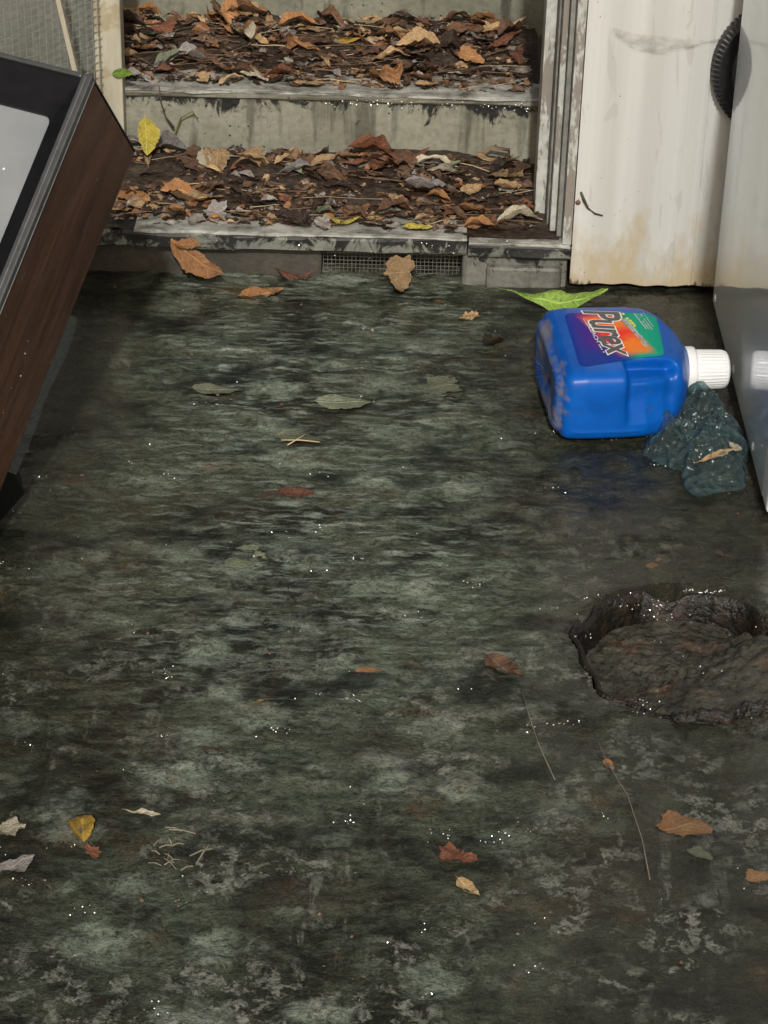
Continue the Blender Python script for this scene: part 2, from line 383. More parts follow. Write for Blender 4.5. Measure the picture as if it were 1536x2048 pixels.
def jamb_mat():
    n = NM('peeling_jamb_paint'); a = n.noise(26, 6, .65, n.coord(scale=(1, 1, .35)), dist=.3); b = n.noise(70, 4)
    col = n.mix(n.ramp(b, [(.35, 0.), (.65, 1.)]), (.36, .375, .345), (.50, .51, .475))
    col = n.mix(n.ramp(a, [(.50, 0.), (.53, .9)]), col, (.21, .185, .155))
    sp = n.ramp(n.voro(45), [(.10, 1.), (.14, 0.)]); sp = n.math('MULTIPLY', sp, n.ramp(n.noise(17, 2), [(.54, 0.), (.57, 1.)]))
    col = n.mix(sp, col, (.10, .095, .085)); n.bump(a, .5, .002)
    return n.set(col, .5)
M_jamb = jamb_mat()
M_groove = simple('jamb_groove_grey', (.19, .19, .17), .7, .35, 40)  # darker grey for the groove strips
jamb = tag(empty('door_jamb', (.265, 3.40, .07)), 'peeling grey stepped door jamb at the right end of the steps', 'door jamb')
for (x0, x1, y0, y1, zb, m, nm) in [(.2655, .2795, 3.353, 3.40, .0715, M_jamb, 'stop_strip'), (.2575, .2650, 3.377, 3.42, .0745, M_groove, 'groove_strip'),
                                     (.2480, .2570, 3.398, 3.47, .0745, M_jamb, 'stop_strip'), (.2440, .2475, 3.425, 3.47, .0745, M_groove, 'groove_strip'),
                                     (.2265, .2435, 3.462, 3.52, .0745, M_jamb, 'stop_strip')]:
    o = bm_obj(nm, box_bm(x0, x1, y0, y1, zb, 2.0, .0015), m, jamb); o.matrix_parent_inverse = Matrix.Translation(-jamb.location)
o = bm_obj('jamb_core', box_bm(.262, .34, 3.475, 3.632, .0745, 2.0, .002), M_jamb, jamb); o.matrix_parent_inverse = Matrix.Translation(-jamb.location)

M_black = simple('black_rubber', (.014, .014, .015), .45, .3, 120)
M_black2 = simple('dark_grey_plastic', (.045, .046, .05), .4, .2, 120)
disc = tag(empty('toothed_disc', (.577, DY-.004, .368)), 'black toothed round disc on the white door half hidden by the glossy cabinet', 'disc')
def lathe_y(prof, n, teeth=0, td=0.0):
    V = []; Fc = []; m = len(prof)
    for i in range(n):
        a = 2*math.pi*i/n
        for (r, y) in prof:
            rr = r + (td if (teeth and i % 4 in (0, 1) and r > .10) else 0)
            V.append((rr*math.cos(a), y, rr*math.sin(a)))
    for i in range(n):
        for j in range(m-1): Fc.append((i*m+j, i*m+j+1, ((i+1) % n)*m+j+1, ((i+1) % n)*m+j))
    return V, Fc
V, Fc = lathe_y([(.104, .006), (.1055, -.004), (.1045, -.018), (.096, -.022), (.078, -.016)], 4*84, 1, .0028); mesh_obj('tooth_ring', V, Fc, M_black, disc)
V, Fc = lathe_y([(.0785, -.0155), (.074, -.0185), (.06, -.020), (.045, -.017), (.03, -.02), (.001, -.021)], 96); mesh_obj('face_plate', V, Fc, M_black2, disc, True)

# glossy appliance side at the right edge
def app_mat():
    n = NM('glossy_grey_enamel'); a = n.noise(6, 4, .5); b = n.noise(60, 4, .6, n.coord(scale=(1, .3, 1)))
    col = n.mix(n.ramp(a, [(.3, 0.), (.7, 1.)]), (.66, .71, .73), (.74, .79, .80))
    n.set(col, n.ramp(b, [(.4, .42), (.7, .52)]), .5, .55); n.p.inputs['Coat Weight'].default_value = 1; n.p.inputs['Coat Roughness'].default_value = .03; n.p.inputs['Coat IOR'].default_value = 1.5
    return n.m
M_app = app_mat()
M_trim = simple('white_enamel', (.80, .81, .80), .25, .05, 30)
AX = .4985
app = tag(empty('glossy_cabinet', (.80, 2.97, 0)), 'glossy grey appliance cabinet standing at the right edge before the door', 'appliance')
def a_box(name, d, mat, bev): 
    o = bm_obj(name, box_bm(*d, bev, 3), mat, app); o.matrix_parent_inverse = Matrix.Translation(-app.location); return o
a_box('side_shell', (AX, 1.12, 2.690, 3.298, .008, .60), M_app, .004)
a_box('front_door', (AX-.001, 1.12, 2.640, 2.680, .012, .60), M_trim, .006)
a_box('gasket', (AX+.005, 1.11, 2.679, 2.691, .015, .59), M_black2, .001)
for yy in (3.27, 3.03, 2.80):
    bm = bmesh.new(); bmesh.ops.create_uvsphere(bm, u_segments=12, v_segments=8, radius=.005)
    bmesh.ops.scale(bm, vec=(.4, 1, 1.3), verts=bm.verts); bmesh.ops.translate(bm, vec=(AX, yy, .026), verts=bm.verts)
    o = bm_obj('screw_cap', bm, M_trim, app, True); o.matrix_parent_inverse = Matrix.Translation(-app.location)

# ------------------------------------------------------------------ television at the left
TE = [Vector((-.3013, -.6701, -.6784)), Vector((-.9395, .3304, .0909)), Vector((.1632, .6647, -.7291))]
TA = Vector((-.3622, 2.6785, .574))
T = Matrix((TE[0], TE[1], TE[2])).transposed(); T = Matrix(((T[0][0], T[0][1], T[0][2]), (T[1][0], T[1][1], T[1][2]), (T[2][0], T[2][1], T[2][2])))
TMW = Matrix.Translation(TA) @ T.to_4x4()
tv = tag(empty('television', mat=TMW), 'old television in a wood grain cabinet leaning face up at the left edge', 'television')
def wood_mat():
    n = NM('wood_grain_veneer')
    a = n.noise(34, 6, .62, n.coord(scale=(.10, 1, 1)), dist=.6); b = n.noise(150, 3, .6, n.coord(scale=(.04, 1, 1)))
    col = n.mix(n.ramp(a, [(.34, 0.), (.66, 1.)]), (.034, .013, .007), (.115, .050, .027))
    col = n.mix(n.ramp(b, [(.42, .0), (.62, .6)]), col, (.035, .015, .008))
    col = n.mix(n.ramp(n.noise(130, 2, .5, n.coord(loc=(1, 2, 3))), [(.725, 0.), (.74, .7)]), col, (.38, .36, .33))
    x, y, z = n.sep()[:3]; nd = n.n('ShaderNodeMapRange'); n.l(z, nd.inputs[0]); nd.inputs[1].default_value = .185; nd.inputs[2].default_value = .206; nd.inputs[3].default_value = -.2; nd.inputs[4].default_value = .13
    col = n.mix(n.ramp(n.math('ADD', n.noise(55, 6, .7), nd.outputs[0]), [(.62, 0.), (.66, .8)]), col, (.15, .095, .06))
    sm_ = n.noise(20, 5, .65, n.coord(scale=(.5, 1, 1.4), loc=(3, 1, 2)))
    col = n.mix(n.ramp(sm_, [(.55, 0.), (.75, .35)]), col, (.13, .10, .08))
    return n.set(col, n.ramp(sm_, [(.4, .32), (.65, .6)]))
M_wood = wood_mat()
M_tvblk = simple('tv_black_plastic', (.006, .006, .007), .42, .3, 60, spec=.2)
M_tvgrey = simple('tv_grey_trim', (.055, .058, .058), .35, .2, 60)
M_tvlight = simple('tv_silver_trim', (.22, .22, .22), .3, .2, 60, metal=.6)
def glass_mat():
    n = NM('grey_picture_tube'); a = n.noise(9, 4)
    col = n.mix(n.ramp(a, [(.3, 0.), (.7, 1.)]), (.20, .215, .22), (.26, .275, .28)); return n.set(col, .22)
M_glass = glass_mat()
TL, TW, TD = .618, .56, .205       # along the three cabinet axes; z of this frame points to the back
def tv_box(name, d, mat, bev=.0015): return bm_obj(name, box_bm(*d, bev), mat, tv)
tv_box('cabinet_side', (.004, TL, .0, .012, .012, TD), M_wood)
tv_box('cabinet_side', (.004, TL, TW-.012, TW, .012, TD), M_wood)
tv_box('cabinet_top', (.0005, .0035, .0, TW, .012, TD), M_tvblk, .001)
tv_box('cabinet_base', (TL+.0005, TL+.010, .0, TW, .012, TD), M_wood)
tv_box('cabinet_back', (.004, TL, .0125, TW-.0125, TD-.012, TD-.001), M_tvblk)
# grey edge frame and silver inlay
tv_box('edge_trim', (.0, TL, -.0008, .0125, .0, .0115), M_tvgrey, .002)
tv_box('edge_trim', (.0, .0065, .013, TW-.013, .0, .0115), M_tvgrey, .002)
tv_box('edge_trim', (.0, TL, TW-.0125, TW+.0008, .0, .0115), M_tvgrey, .002)
tv_box('silver_inlay', (.004, TL, .0055, .0072, -.0012, .001), M_tvlight, .0004)
tv_box('silver_inlay', (.004, TL, -.0016, .0, .0095, .0113), M_tvlight, .0004)
# black mask with a rounded opening, screen bulging in it
def rrect(x0, x1, y0, y1, r, n=8):
    p = []
    for cx, cy, a0 in ((x1-r, y1-r, 0), (x0+r, y1-r, 90), (x0+r, y0+r, 180), (x1-r, y0+r, 270)):
        for k in range(n+1):
            a = R(a0+90*k/n); p.append((cx+r*math.cos(a), cy+r*math.sin(a)))
    return p
inn = rrect(.060, .50, .033, .50, .012); out_ = rrect(.0068, TL-.002, .0128, TW-.0128, .001)
V = [(x, y, .006) for x, y in out_]+[(x, y, .010) for x, y in inn]+[(x, y, .020) for x, y in inn]; m = len(inn)
Fc = [(i, (i+1) % m, m+(i+1) % m, m+i) for i in range(m)]+[(m+i, m+(i+1) % m, 2*m+(i+1) % m, 2*m+i) for i in range(m)]
mesh_obj('screen_mask', V, Fc, M_tvblk, tv)
V = []; Fc = []; G = 24
for i in range(G+1):
    for j in range(G+1):
        a, b = i/G*2-1, j/G*2-1
        V.append((.28+a*.222, .2665+b*.235, .0165-.006*(1-a*a)*(1-b*b)))
for i in range(G):
    for j in range(G): q = i*(G+1)+j; Fc.append((q, q+1, q+G+2, q+G+1))
scr = mesh_obj('screen', V, Fc, M_glass, tv, True)
# tapering rear housing, widened as a black wedge for the shadow under the cabinet
V = [(.06, .25, TD), (.43, .012, TD), (.60, .012, TD), (.60, TW-.012, TD), (.06, TW-.10, TD), (.25, .30, .33), (.44, .030, .350), (.585, .022, .222), (.585, TW-.022, .222), (.44, TW-.03, .350), (.20, TW-.16, .33)]
mesh_obj('rear_housing_shade_wedge', V, [(0, 1, 6, 5), (1, 2, 7, 6), (2, 3, 8, 7), (3, 9, 8), (3, 4, 10, 9), (4, 0, 5, 10), (5, 6, 9, 10), (6, 7, 8, 9)], M_tvblk, tv)
M_paint = simple('white_paint_drips', (.75, .76, .75), .4, .1, 100)
V = []; Fc = []
def blob(c, r, ax, ay, az, flat=.4, n=7):
    o = len(V); V.append(c+az*r*flat)
    for k in range(n):
        a = 2*math.pi*k/n; rr = r*rnd.uniform(.75, 1.15); V.append(c+ax*rr*math.cos(a)+ay*rr*math.sin(a))
    for k in range(n): Fc.append((o, o+1+k, o+1+(k+1) % n))
X_, Y_, Z_ = Vector((1, 0, 0)), Vector((0, 1, 0)), Vector((0, 0, 1))
for i in range(70):
    a, b = rnd.uniform(-.95, .95), rnd.uniform(-.97, .5)
    blob(Vector((.28+a*.222, .2665+b*.235, .0164-.006*(1-a*a)*(1-b*b))), rnd.choice((.0007, .0009, .0012, .0018)), X_, Y_, -Z_)
tag(mesh_obj('paint_specks', V, Fc, M_paint, scr), kind='stuff')
V = []; Fc = []
for i in range(22): blob(Vector((rnd.uniform(.30, .56), -.0002, rnd.uniform(.02, .16)**1)), rnd.choice((.0006, .0008, .0013)), X_, Z_, -Y_)
tag(mesh_obj('side_paint_specks', V, Fc, M_paint, tv), kind='stuff')

def clear_mat(name, tint, fog, a0):
    n = NM(name); tr = n.n('ShaderNodeBsdfTransparent'); tr.inputs[0].default_value = (*tint, 1)
    mx = n.n('ShaderNodeMixShader'); n.set(fog, .14, .8); 
    fr = n.n('ShaderNodeLayerWeight'); fr.inputs[0].default_value = .35
    f = n.math('ADD', n.math('MULTIPLY', fr.outputs['Facing'], .5), a0, True)
    n.l(f, mx.inputs[0]); n.l(tr.outputs[0], mx.inputs[1]); n.l(n.p.outputs[0], mx.inputs[2]); n.l(mx.outputs[0], n.out.inputs[0]); return n
M_strip = clear_mat('clear_plastic_strip', (.86, .88, .88), (.10, .11, .11), .10).m
# clear plastic strip along the cabinet's lower edge
V = []; Fc = []
for i in range(21):
    t = i/20; xx = .235+t*.215; wv = .006+.010*math.sin(math.pi*min(1, t*1.15))**.6 if t > 0 else .004
    for j, yy in enumerate((.001, -.004, -.008)):
        V.append((xx, yy*(1+.25*math.sin(t*9)), TD+.001+wv*j*.35))
for i in range(20):
    for j in range(2): q = i*3+j; Fc.append((q, q+1, q+4, q+3))
mesh_obj('clear_plastic_strip', V, Fc, M_strip, tv, True)

# ------------------------------------------------------------------ blue detergent bottle
BY = R(6.0)
BC = Vector((.2290, 2.947, 0.0))
BMW = Matrix.Translation(BC) @ Matrix.Rotation(BY, 4, 'Z') @ Matrix.Rotation(R(1.2), 4, 'X') @ Matrix.Scale(1.03, 4)
bottle = tag(empty('detergent_bottle', mat=BMW), 'blue detergent bottle with colourful label and white cap lying on its back', 'bottle')
def bottle_mat():
    n = NM('blue_bottle_plastic'); x, y, z = n.sep()[:3]
    a = n.noise(22, 5, .6)
    col = n.mix(n.ramp(a, [(.3, 0.), (.7, 1.)]), (.001, .066, .32), (.002, .10, .46))
    nd = n.n('ShaderNodeMapRange'); n.l(x, nd.inputs[0]); nd.inputs[1].default_value = .0; nd.inputs[2].default_value = .022; nd.inputs[3].default_value = .15; nd.inputs[4].default_value = -.35
    dd = n.math('ADD', n.noise(24, 6, .66, n.coord(scale=(1, 1, 1.6), loc=(1, .35, .2))), nd.outputs[0])
    col = n.mix(n.ramp(dd, [(.56, 0.), (.74, .8)]), col, (.19, .175, .155))
    mud = n.math('MULTIPLY', n.ramp(n.noise(48, 5, .7, n.coord(loc=(2, 2, 0))), [(.62, 0.), (.70, .55)]), 1.0)
    col = n.mix(mud, col, (.060, .066, .10))
    return n.set(col, n.ramp(a, [(.3, .28), (.7, .40)]), .28)
M_blue = bottle_mat()
# along-axis stations: x, half width (y), half thickness (z), y centre, z centre
STN = [(.000, .096, .044, .0, .052), (.003, .102, .049, .0, .052), (.010, .1065, .0520, .0, .053), (.03, .1085, .0535, .0, .054), (.08, .1080, .0535, .0, .054),
       (.115, .1060, .0535, .001, .054), (.14, .1000, .0525, .004, .053), (.156, .0900, .0500, .007, .052), (.168, .0800, .0465, .009, .051), (.177, .0660, .0420, .010, .050),
       (.183, .0500, .0365, .011, .049), (.187, .036, .032, .012, .049), (.190, .0285, .0285, .012, .049), (.196, .0265, .0265, .012, .049)]
BX = [s[0] for s in STN]
def st_at(x): return [float(np.interp(x, BX, [s[k] for s in STN])) for k in range(1, 5)]
NA = 144; xs = [.0]+[.0015, .003, .006, .010]+list(np.arange(.014, .15, .003))+list(np.arange(.15, .1965, .0018))
V = []; Fc = []
def smooth01(t): t = max(0, min(1, t)); return t*t*(3-2*t)
for x in xs:
    hw, ht, cy, cz = st_at(x); ex = 2.0+5.0*smooth01((.19-x)/.06)
    for k in range(NA):
        a = 2*math.pi*k/NA; c, s = math.cos(a), math.sin(a)
        y = math.copysign(abs(c)**(2/ex), c); z = math.copysign(abs(s)**(2/ex), s)
        py, pz = cy+hw*y, cz+ht*z
        # hand grip hollow on the near, upper side
        gx_ = smooth01((x-.082)/.010)*smooth01((.166-x)/.022); gzz = smooth01((pz-.030)/.010)*smooth01((.1045-pz)/.010 if y < -.9 else 1)
        gyy = smooth01((-.030-(py-cy))/.020)
        dep = gx_*smooth01((pz-.036)/.010)*smooth01((-.062-(py-cy)+.02*0)/.014)
        py += dep*.016*(1 if y < -.6 else .4); pz -= dep*.020*max(0, z)**2
        # mould seam ridge low on the near side
        if y < -.5: py -= .0012*math.exp(-((pz-.020)/.0016)**2)*smooth01((x-.01)/.01)*smooth01((.12-x)/.02)
        V.append((x, py, pz))
for i in range(len(xs)-1):
    for k in range(NA): Fc.append((i*NA+k, i*NA+(k+1) % NA, (i+1)*NA+(k+1) % NA, (i+1)*NA+k))
# base: recessed panel with radial ridges
o0 = len(V); rings = [.97, .88, .78, .5, .2]
hw, ht, cy, cz = st_at(0)
for ri, q in enumerate(rings):
    for k in range(NA):
        bx, by, bz = V[k]; V.append(((-.005, -.009, -.0085, -.006, -.004)[ri] + (.0010 if ri >= 1 and (k//3) % 2 else 0), cy+(by-cy)*q, cz+(bz-cz)*q))
prev = 0
for ri in range(len(rings)):
    cur = o0+ri*NA
    for k in range(NA): Fc.append((prev+(k+1) % NA, prev+k, cur+k, cur+(k+1) % NA))
    prev = cur
Fc.append(tuple(prev+k for k in range(NA-1, -1, -1)))
body = mesh_obj('bottle_body', V, Fc, M_blue, bottle, True)
BI = BMW.inverted()
def top_z(x, y):
    hw, ht, cy, cz = st_at(x); ex = 2.0+5.0*smooth01((.19-x)/.06)
    t = min(1, abs((y-cy)/hw)); return cz+ht*(1-t**ex)**(1/ex)
def on_label(u, v, lift):
    p = BI @ gz(u, v, .107)
    return Vector((p.x, p.y, top_z(p.x, p.y)+lift))
# label sheet, drawn between its four corners, following the bottle's front
LQ = [(1127, 633), (1160, 736), (1330, 712), (1312, 632)]     # foot-far, foot-near, cap-near, cap-far
lc = [BI @ gz(u, v, .107) for u, v in LQ]
def lab_pt(s, t, lift):     # s 0..1 from foot to cap, t 0..1 from far to near
    a = lc[0].lerp(lc[3], s); b = lc[1].lerp(lc[2], s); p = a.lerp(b, t)
    return Vector((p.x, p.y, top_z(p.x, p.y)+lift))
GL = 40; V = []; Fc = []; UV = []
for i in range(GL+1):
    for j in range(GL+1):
        s, t = i/GL, j/GL
        # rounded corners
        rr = .09; cs = min(max(s, rr), 1-rr); ct = min(max(t, rr), 1-rr); dx, dy = s-cs, t-ct; d = math.hypot(dx, dy)
        if abs(dx) > 0 and abs(dy) > 0:
            k = max(abs(dx), abs(dy))/d; s, t = cs+dx*k, ct+dy*k
        V.append(lab_pt(s, t, .0006)); UV.append((s, t))
for i in range(GL):
    for j in range(GL): q = i*(GL+1)+j; Fc.append((q, q+1, q+GL+2, q+GL+1))
def label_mat():
    n = NM('label_print'); tc = n.n('ShaderNodeUVMap'); s, t = n.sep(tc.outputs[0])[:2]
    nz = n.noise(14, 4, .6, n.coord())
    nf = n.math('MULTIPLY', n.math('SUBTRACT', nz, .5), .12)
    # blue foot -> purple -> burst -> green top
    col = n.ramp(n.math('ADD', s, nf), [(.0, (.006, .030, .26)), (.16, (.040, .012, .22)), (.42, (.12, .010, .18)), (.62, (.01, .24, .16)), (.74, (.0, .33, .19)), (1., (.0, .30, .19))])
    low = n.ramp(n.math('SUBTRACT', t, n.math('MULTIPLY', s, .25)), [(.55, 0.), (.8, 1.)])
    lowm = n.math('MULTIPLY', low, n.ramp(s, [(.5, 1.), (.7, 0.)]))
    col = n.mix(lowm, col, (.006, .03, .24))
    # burst: runs diagonally along the lettering
    c = n.math('SUBTRACT', n.math('SUBTRACT', s, .20), n.math('MULTIPLY', t, .42))
    b = n.math('ABSOLUTE', n.math('SUBTRACT', c, .12)); b = n.math('ADD', b, nf)
    bm_ = n.math('MULTIPLY', n.ramp(b, [(.14, 1.), (.24, 0.)]), n.ramp(t, [(.02, .2), (.12, 1.), (.84, 1.), (.95, 0.)]))
    hot = n.ramp(n.noise(26, 2, .5, n.coord(loc=(.3, .7, 0))), [(.40, (.75, .035, .02)), (.60, (.80, .20, .02))])
    col = n.mix(bm_, col, hot)
    return n.set(col, .5, .15)
lab = mesh_obj('label', V, Fc, label_mat(), bottle, True)
uvl = lab.data.uv_layers.new(name='UVMap')
for lp in lab.data.loops: uvl.data[lp.index].uv = UV[lp.vertex_index]
def text_mesh(txt, offset=0.0, shear=0.0, bold=0.0):
    cu = bpy.data.curves.new('t', 'FONT'); cu.body = txt; cu.offset = offset+bold; cu.shear = shear; cu.resolution_u = 4; cu.space_character = .92
    ob = bpy.data.objects.new('t', cu); sc.collection.objects.link(ob)
    bpy.context.view_layer.update()
    me = bpy.data.meshes.new_from_object(ob.evaluated_get(bpy.context.evaluated_depsgraph_get()))
    vs_ = [tuple(v.co) for v in me.vertices]; fs = [tuple(p.vertices) for p in me.polygons]
    bpy.data.objects.remove(ob); bpy.data.curves.remove(cu); bpy.data.meshes.remove(me); return vs_, fs
def put_text(name, txt, quad, mat, lift, offset=0.0, box=None, bold=0.0):
    """quad: image points of the lettering's bottom-left, bottom-right, top-right, top-left on the label"""
    vs_, fs = text_mesh(txt, offset, 0, bold)
    bx = box or (min(v[0] for v in vs_), max(v[0] for v in vs_), min(v[1] for v in vs_), max(v[1] for v in vs_))
    out = []
    for v in vs_:
        s = (v[0]-bx[0])/(bx[1]-bx[0]); t = (v[1]-bx[2])/(bx[3]-bx[2])
        u_ = (1-s)*(1-t)*quad[0][0]+s*(1-t)*quad[1][0]+s*t*quad[2][0]+(1-s)*t*quad[3][0]
        v_ = (1-s)*(1-t)*quad[0][1]+s*(1-t)*quad[1][1]+s*t*quad[2][1]+(1-s)*t*quad[3][1]
        out.append(on_label(u_, v_, lift))
    o = mesh_obj(name, out, fs, mat, None); o.parent = lab; return bx
M_ink = simple('label_black_ink', (.045, .038, .036), .35, .2, 60)
M_wink = simple('label_white_ink', (.80, .80, .80), .4, .05, 60)
M_yink = simple('label_yellow_ink', (.70, .62, .03), .4, .1, 60)
M_sink = simple('label_silver_ink', (.42, .50, .50), .4, .3, 300)
Q = [(1163, 629), (1215, 713), (1273, 717), (1237, 632)]
bxp = put_text('brand_lettering', 'Purex', Q, M_ink, .0014, 0, None, .022)
put_text('brand_outline', 'Purex', Q, M_wink, .0010, .052, bxp)
put_text('small_lettering', 'BLEACH', [(1173, 657), (1193, 691), (1200, 689), (1181, 656)], M_wink, .0014)
# fine print too small to read: rows of dashes
V = []; Fc = []
def dash(u0, v0, u1, v1, wd, n, lift=.0014):
    for i in range(n):
        if rnd.random() < .15: continue
        a, b = (i+.08)/n, (i+.86)/n; k = rnd.uniform(.6, 1.)
        pts = [(u0+(u1-u0)*a, v0+(v1-v0)*a), (u0+(u1-u0)*b, v0+(v1-v0)*b)]
        q = [on_label(*pts[0], lift), on_label(*pts[1], lift), on_label(pts[1][0]+wd*k, pts[1][1]-wd*.12, lift), on_label(pts[0][0]+wd*k, pts[0][1]-wd*.12, lift)]
        o = len(V); V.extend(q); Fc.append((o, o+1, o+2, o+3))
dash(1239, 642, 1284, 692, 3.6, 22); dash(1244, 643, 1288, 691, 3.6, 22); dash(1249, 645, 1291, 691, 3.6, 22); dash(1254, 650, 1294, 698, 3, 20); dash(1165, 645, 1172, 657, 3, 4); dash(1194, 692, 1206, 711, 4, 7); dash(1280, 690, 1290, 700, 5, 3)
o = mesh_obj('fine_print', V, Fc, M_sink, lab); tag(o, kind='stuff'); V = []; Fc = []
dash(1241, 634, 1268, 661, 7, 6); o = mesh_obj('yellow_print', V, Fc, M_yink, lab); tag(o, kind='stuff'); V = []; Fc = []
dash(1266, 634, 1291, 664, 3.2, 17); dash(1271, 633, 1297, 664, 3.2, 17); dash(1277, 632, 1303, 664, 3.2, 17); dash(1284, 632, 1306, 658, 2.6, 13); o = mesh_obj('crest_print', V, Fc, M_sink, lab); tag(o, kind='stuff')
# cap: collar and ribbed cup
M_white = simple('white_cap_plastic', (.80, .81, .80), .32, .04, 40)
def lathe_x(prof, n, cy, cz, rib=None):
    V = []; Fc = []; m = len(prof)
    for i in range(n):
        a = 2*math.pi*i/n
        for j, (x, r) in enumerate(prof):
            rr = r*(1+(.022 if (rib and rib[0] <= j <= rib[1] and i % 3 == 0) else 0))
            V.append((x, cy+rr*math.cos(a), cz+rr*math.sin(a)))
    for i in range(n):
        for j in range(m-1): Fc.append((i*m+j, ((i+1) % n)*m+j, ((i+1) % n)*m+j+1, i*m+j+1))
    Fc.append(tuple(i*m+m-1 for i in range(n))); return V, Fc
cap = tag(empty('cap'), None); cap.parent = bottle
V, Fc = lathe_x([(.1875, .026), (.1875, .0315), (.189, .0325), (.199, .0325), (.201, .0315), (.201, .025)], 72, .012, .0475); mesh_obj('collar', V, Fc, M_white, cap, True)
V, Fc = lathe_x([(.2005, .0255), (.203, .0272), (.206, .0272), (.240, .0262), (.2455, .0250), (.248, .0215), (.248, .0)], 102, .012, .0475, (2, 3)); mesh_obj('cup', V, Fc, M_white, cap)

# ------------------------------------------------------------------ crumpled clear bag
def build_bag():
    ng = 96; poly = [(1378, 772), (1415, 800), (1455, 838), (1492, 885), (1490, 930), (1488, 985), (1440, 992), (1395, 1000), (1370, 975), (1362, 945), (1335, 938), (1290, 918), (1296, 880), (1335, 846), (1352, 800)]
    ctr = np.array([gz(1405, 885)[:2]]); P = np.array([gz(*p)[:2] for p in poly]) - ctr
    ang = np.arctan2(P[:, 1], P[:, 0]); rad = np.hypot(P[:, 0], P[:, 1]); o = np.argsort(ang); ang, rad = ang[o], rad[o]
    V = []; Fc = []; nr = 60; na = 170
    for i in range(nr+1):
        q = i/nr
        for k in range(na):
            a = -math.pi+2*math.pi*k/na; r = float(np.interp(a, np.r_[ang[-1]-2*math.pi, ang, ang[0]+2*math.pi], np.r_[rad[-1], rad, rad[0]]))*q
            x, y = ctr[0, 0]+r*math.cos(a), ctr[0, 1]+r*math.sin(a)
            F_ = lambda sc_, sd: abs(float(fbm(np.array([x*sc_+sd]), np.array([y*sc_]), 2, sd)[0]))
            f1, f2, f3 = F_(14, 80), F_(33, 90), F_(80, 95)
            z = .003+(1-q**4)*(.010+.030*(1-min(1, f1*2.6))+.016*(1-min(1, f2*2.6))+.005*(1-min(1, f3*2.4)))*(1-.45*min(1, max(0, (2.86-y)/.15)))
            V.append((x+.010*(f2-.3), y+.010*(f1-.3), z))
    for i in range(nr):
        for k in range(na): Fc.append((i*na+k, i*na+(k+1) % na, (i+1)*na+(k+1) % na, (i+1)*na+k))
    n = clear_mat('teal_clear_film', (.74, .86, .87), (.10, .16, .17), .16)
    n.p.inputs['Roughness'].default_value = .15; n.p.inputs['Specular IOR Level'].default_value = 1.0; n.p.inputs['Coat Weight'].default_value = .8; n.p.inputs['Coat Roughness'].default_value = .12
    b = n.voro(70, n.coord(), 'F1'); n.bump(b, .8, .010)
    o = mesh_obj('plastic_bag', V, Fc, n.m, None, True)
    return tag(o, 'crumpled translucent teal plastic bag on the floor in front of the bottle cap', 'bag')
bag = build_bag()

# ------------------------------------------------------------------ sunken drain choked with mud
PC = Vector((.370, 2.340, -.006))
pan = tag(empty('floor_drain', PC), 'round sunken floor drain choked with mud at the right with water trickling in', 'drain')
def rust_mat():
    n = NM('wet_dark_rust'); a = n.noise(30, 6, .65); b = n.noise(140, 4, .6)
    col = n.mix(n.ramp(a, [(.46, 0.), (.74, 1.)]), (.007, .0065, .005), (.036, .021, .013)); n.bump(n.math('ADD', a, b), .9, .004)
    return n.set(col, n.ramp(b, [(.4, .2), (.6, .5)]), .4)
M_rust = rust_mat()
NP = 130; V = []; Fc = []; pr_ = [(.1405, -.001), (.1375, .0025), (.1335, .0005), (.1300, -.010), (.1270, -.022), (.1250, -.046)]
for i in range(NP):
    a = 2*math.pi*i/NP; jt = 1+(.005*math.sin(a*3+1)+.004*math.sin(a*7)+.003*math.sin(a*13+2))/.139
    nz = float(fbm(np.array([math.cos(a)*9+5]), np.array([math.sin(a)*9]), 3, 70)[0])
    notch = math.exp(-((a-math.pi*.54)/.15)**2)
    for j, (r, z) in enumerate(pr_): V.append(((r*jt+.0035*nz)*math.cos(a), (r*jt+.0035*nz)*math.sin(a), z+.003*nz*(j < 4)-.014*notch*(j < 4)))
m = len(pr_)
for i in range(NP):
    for j in range(m-1): Fc.append((i*m+j, i*m+j+1, ((i+1) % NP)*m+j+1, ((i+1) % NP)*m+j))
mesh_obj('shaft_wall', V, Fc, M_rust, pan, True)
def mud_mat():
    n = NM('crusted_mud'); a = n.noise(18, 6, .68); b = n.noise(85, 6, .68)
    col = n.mix(n.ramp(a, [(.32, 0.), (.66, 1.)]), (.024, .023, .016), (.082, .077, .058))
    col = n.mix(n.ramp(n.noise(24, 5, .6, n.coord(loc=(1, 2, 0))), [(.55, 0.), (.66, .65)]), col, (.12, .066, .036))
    col = n.mix(n.ramp(b, [(.36, .9), (.47, 0.)]), col, (.010, .010, .007))
    col = n.mix(n.ramp(b, [(.58, 0.), (.68, .6)]), col, (.17, .165, .14)); n.bump(n.math('ADD', b, a), 1., .007)
    return n.set(col, n.ramp(b, [(.4, .3), (.6, .7)]), .3)
V = []; Fc = []; nr = 56; na = 124
